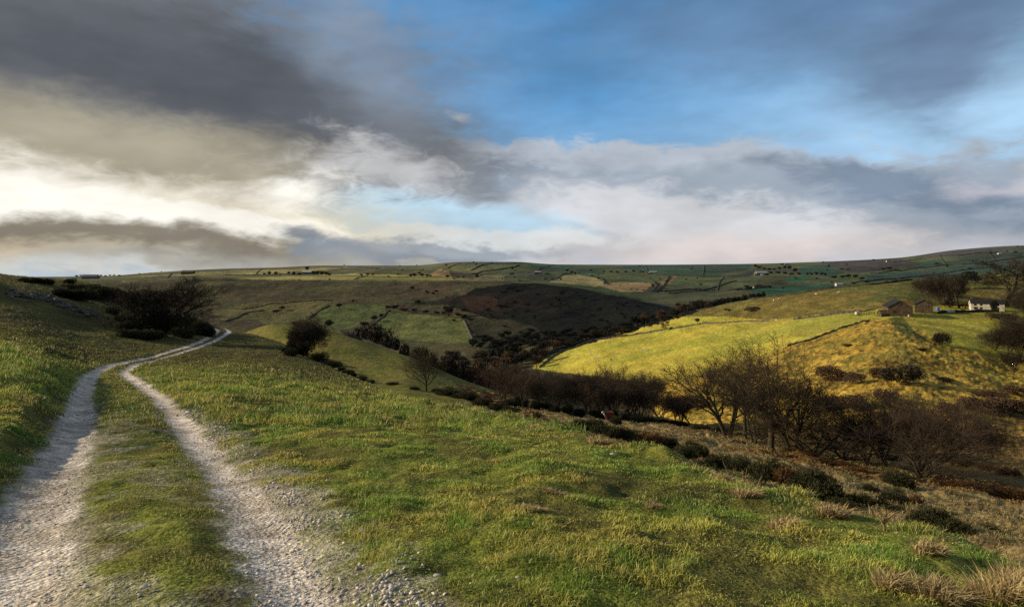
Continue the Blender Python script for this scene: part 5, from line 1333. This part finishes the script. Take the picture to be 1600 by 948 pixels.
stalk(1553, 858, [[(0,-2,0),(-20,22,8),(-45,50,16),(-62,78,20),(-74,96,24)],[(-45,50,16),(-30,72,20),(-22,88,24)],[(-62,78,20),(-58,96,22),(-50,104,22)],[(-20,22,8),(-38,24,12),(-52,38,14)],[(-30,32,8),(0,44,14),(22,38,16),(38,30,18)]], .016,
      'dark bare fallen branch sticking up at the right edge', 'deadwood', 'fallen_branch', 'branch', d=9.)
for px, py, wpx, lb in [(512,775,6,'small pale stone in the grass right of the track'),(925,726,7,'pale stone on the grass near the far lip'),(957,711,8,'white stone on the lip above the gorse'),
                        (683,896,10,'loose pale stone in the grass at bottom centre'),(809,898,7,'small white pebble in the foreground grass'),(566,828,12,'brownish pale stone at the edge of the gravel spill'),
                        (86,681,9,'grey stone on the verge left of the left wheel rut'),(280,614,6,'small white stone beside the right wheel rut'),(385,872,12,'pale stone half set in the turf by the right rut'),(225,918,10,'flat pale stone in the middle strip of the track')]:
    x, y, z = spot(px, py) if px < 600 else ((px-800)/F*hit_d(px,py), hit_d(px,py), 0); z = ground_at(x, y); s_ = wpx/F*y
    g = np.random.RandomState(int(px))
    def rk(bm):
        bmesh.ops.create_icosphere(bm, subdivisions=2, radius=.5)
        for v in bm.verts: v.co = Vector((v.co.x*1.2, v.co.y, v.co.z*.6))*(.8+.4*vnoise(np.array([v.co.x*3+px]), np.array([v.co.y*3+v.co.z*2]))[0])*s_
    o = bm_obj('loose_stone', rk, 'pale_stone'); o.location = (x, y, z+.1*s_); tag(o, lb, 'stone')

# ------------------------------------------------------------------ turf: grass blades over the near hill (uncountable)
g = np.random.RandomState(42)
def turf(n, d0, d1, umax, h0, h1, wk, seed, pw=1.6):
    g = np.random.RandomState(seed); t = g.uniform(0, 1, n)
    d = (d0**(2-pw)+t*(d1**(2-pw)-d0**(2-pw)))**(1/(2-pw)); u = g.uniform(-umax, umax, n); x = u*(d+.6); y = d
    tt = Tb(x, y); gr, gl, gr2, dip, verge, l, r = trackinfo(x, y)
    nA = fbm(x*.8, y*.8, 5); nB = fbm(x*.13+7, y*.13, 4); nS = fbm(x*2.4+5, y*2.4, 3)
    inner = (l > 0)*(r < 0)
    keep = (g.uniform(0, 1, n) > gr*np.where(inner, 1.05, 1.2)+.12*inner)&(tt < 5.35)&(np.minimum(np.abs(l), np.abs(r)) > .12)
    keep &= g.uniform(0, 1, n) < .35+.9*sstep(.3, .55, nS)
    x, y, tt, nA, nB, nS, l, r, inner, gr = (q[keep] for q in (x, y, tt, nA, nB, nS, l, r, inner, gr)); n = len(x)
    crest = np.exp(-((tt-4.8)/.5)**2)*sstep(.0, .25, x/y)
    hh = (1-.45*inner)*(.6+1.2*sstep(.42, .66, nS))*(1+1.1*crest*(nA > .45))*(1+.8*sstep(-.8, -2.5, l)*sstep(34, 20, y))*(1+.5*np.exp(-((r+.45)/.15)**2))
    V, Fc = blades_at(g, x, y, h0*hh*(.8+.4*(y<34)), h1*hh*(.8+.2*(y<34)), wk*y, .5, (.12, 0))
    c = np.zeros((n, 3)); c[:] = (.19,.29,.045)
    def mix(c, k, m): m = np.clip(m, 0, 1)[:, None]; return c*(1-m)+np.array(k)*m
    c = mix(c, (.15,.25,.035), sstep(.45, .6, nB)); c = mix(c, (.42,.37,.075), sstep(.48, .64, nA)*.7)
    c = mix(c, (.17,.115,.04), sstep(.54, .66, 1-nA)*.6*(x < 3)); c = mix(c, (.40,.32,.12), crest*sstep(.4, .55, nA)*.8)
    c = mix(c, (.46,.36,.09), sstep(.53, .66, fbm(x*1.7+20, y*1.7, 4))*.6)
    c = mix(c, (.10,.17,.028), sstep(.55, .66, fbm(x*2.1+40, y*2.1, 3))*.7)
    c = mix(c, (.19,.15,.05), inner*.5)
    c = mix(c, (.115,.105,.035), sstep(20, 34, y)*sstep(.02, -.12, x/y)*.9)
    rr_ = g.uniform(0, 1, n); c = mix(c, (.50,.42,.20), (rr_ > .90)*.8*(1-.7*(y > 34))); c = mix(c, (.05,.08,.015), (rr_ < .2)*.7)
    c *= g.uniform(1.1, 2.2, n)[:, None]
    C5 = np.repeat(c, 5, 0).reshape(n, 5, 3); C5[:, :2] *= .45; C5[:, 4] *= 1.2  # shade among the turf painted into the blade feet
    return V, Fc, C5.reshape(-1, 3)
parts_ = [turf(420000, 2.0, 13, 1.0, .014, .037, .00062, 1), turf(200000, 11, 40, 1.0, .05, .12, .00055, 2, 1.3), turf(150000, 34, 96, .95, .035, .09, .0006, 3, 1.2)]
def slope_grass(n, d0, d1, u0, u1, seed):
    g = np.random.RandomState(seed); d = np.exp(g.uniform(math.log(d0), math.log(d1), n)); u = g.uniform(u0, u1, n); x = u*d; y = d
    tt = Tb(x, y); nA = fbm(x*.35, y*.35, 4); nB = fbm(x*.9+4, y*.9, 3)
    k = (tt > 5.1)&(tt < 9.4)&(g.uniform(0, 1, n) < .25+sstep(.35, .6, nA)); x, y, nA, nB = x[k], y[k], nA[k], nB[k]; n = len(x)
    nh = (.5+nA)*np.minimum(1, y/24)
    V, Fc = blades_at(g, x, y, .06*nh, .22*nh, .0006*y, .6, (.2, -.1))
    c = np.zeros((n, 3)); c[:] = (.42,.32,.14); m = sstep(.5, .65, nB)[:, None]*.7; c = c*(1-m)+np.array((.24,.15,.06))*m
    m = (g.uniform(0, 1, n) < .3)[:, None]; c = np.where(m, c*np.array((.6,.75,.5)), c); c *= g.uniform(.7, 1.3, n)[:, None]
    C5 = np.repeat(c, 5, 0).reshape(n, 5, 3); C5[:, :2] *= .5  # darker blade feet, painted shade as in the turf
    return V, Fc, C5.reshape(-1, 3)
parts_.append(slope_grass(190000, 7, 112, -.02, 1.0, 9))
o_ = 0; Vs, Fs, Cs = [], [], []
for V, Fc, Cc in parts_: Vs.append(V); Fs.append(Fc+o_); Cs.append(Cc); o_ += len(V)
gmat, nt, b = newmat('grass'); a_ = nd(nt, 'ShaderNodeAttribute', attribute_name='col'); nt.links.new(a_.outputs['Color'], b.inputs['Base Color'])
b.inputs['Roughness'].default_value = .6; b.inputs['Specular IOR Level'].default_value = .25
tl = nd(nt, 'ShaderNodeBsdfTranslucent'); nt.links.new(a_.outputs['Color'], tl.inputs[0]); ms_ = nd(nt, 'ShaderNodeMixShader'); ms_.inputs[0].default_value = .35
nt.links.new(b.outputs[0], ms_.inputs[1]); nt.links.new(tl.outputs[0], ms_.inputs[2]); nt.links.new(ms_.outputs[0], nt.nodes['Material Output'].inputs[0])
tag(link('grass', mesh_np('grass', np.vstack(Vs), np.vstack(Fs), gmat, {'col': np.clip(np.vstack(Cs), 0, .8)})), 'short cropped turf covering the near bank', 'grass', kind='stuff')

# ------------------------------------------------------------------ loose gravel of the track
def gravel(n, d0, d1, s0, s1, seed, pw=1.75):
    g = np.random.RandomState(seed); t = g.uniform(0, 1, n); d = (d0**(2-pw)+t*(d1**(2-pw)-d0**(2-pw)))**(1/(2-pw))
    a = np.interp(d, _yy, XL); b_ = np.interp(d, _yy, XR); x = a-.6+(b_-a+2.2)*g.uniform(0, 1, n); y = d
    gr, gl, gr2, dip, verge, l, r = trackinfo(x, y); q = fbm(x*3+9, y*3, 3)
    spill = np.exp(-((r-.36)/.24)**2)*sstep(20, 8, y)
    pr = gr*(.12+.35*sstep(.45, .62, q))+spill*.55*sstep(.38, .6, q)-.35*np.exp(-((r+.02)/.16)**2)-.25*np.exp(-((l+.0)/.13)**2)-.08*((l>.35)&(r<-.35))
    k = g.uniform(0, 1, n) < pr; x, y, l, r, spill = x[k], y[k], l[k], r[k], spill[k]; n = len(x)
    s = (s0+(s1-s0)*g.uniform(0, 1, n)**4.5)*(1+.5*spill)*(1+np.maximum(0, y-6)*.05)
    z = relief(x, y)
    O = np.array([[1,0,0],[-1,0,0],[0,1,0],[0,-1,0],[0,0,1],[0,0,-1],[.62,.62,.35],[-.62,.62,.3],[.62,-.62,.3],[-.62,-.62,.35]], float)
    F_ = np.array([[0,6,4],[6,2,4],[2,7,4],[7,1,4],[1,9,4],[9,3,4],[3,8,4],[8,0,4],[6,0,5],[2,6,5],[7,2,5],[1,7,5],[9,1,5],[3,9,5],[8,3,5],[0,8,5]])
    V = O[None]*g.uniform(.55, 1.2, (n, 10, 3)); V[:, :, 2] *= .6; V *= s[:, None, None]; a = g.uniform(0, 6.28, n); ca, sa = np.cos(a)[:, None], np.sin(a)[:, None]
    tz = g.normal(0, .35, n)[:, None]
    X_ = V[:,:,0]*ca-V[:,:,1]*sa; Y_ = V[:,:,0]*sa+V[:,:,1]*ca; Z_ = V[:,:,2]+X_*tz
    V = np.stack([X_+x[:,None], Y_+y[:,None], Z_+(z+s*.12)[:,None]], -1).reshape(-1, 3)
    Fc = (F_[None]+(np.arange(n)*10)[:,None,None]).reshape(-1, 3)
    c = np.array([.66,.59,.50])*g.uniform(.55, 1.35, n)[:,None]; gy_ = (g.uniform(0,1,n) < .3)[:,None]; c = np.where(gy_, np.array([.42,.40,.39])*g.uniform(.6,1.3,n)[:,None], c)
    return V, Fc, np.repeat(c, 10, 0)
Vs, Fs, Cs, o_ = [], [], [], 0
for V, Fc, Cc in (gravel(130000, 2.2, 14, .0030, .0165, 5), gravel(9000, 12, 30, .012, .034, 6, 1.4)): Vs.append(V); Fs.append(Fc+o_); Cs.append(Cc); o_ += len(V)
smat, nt, b = newmat('gravel'); a_ = nd(nt, 'ShaderNodeAttribute', attribute_name='col'); nt.links.new(a_.outputs['Color'], b.inputs['Base Color'])
tag(link('gravel', mesh_np('gravel', np.vstack(Vs), np.vstack(Fs), smat, {'col': np.clip(np.vstack(Cs), 0, .8)})), 'loose pale stones strewn along the wheel ruts', 'gravel', kind='stuff')
finish_labels()
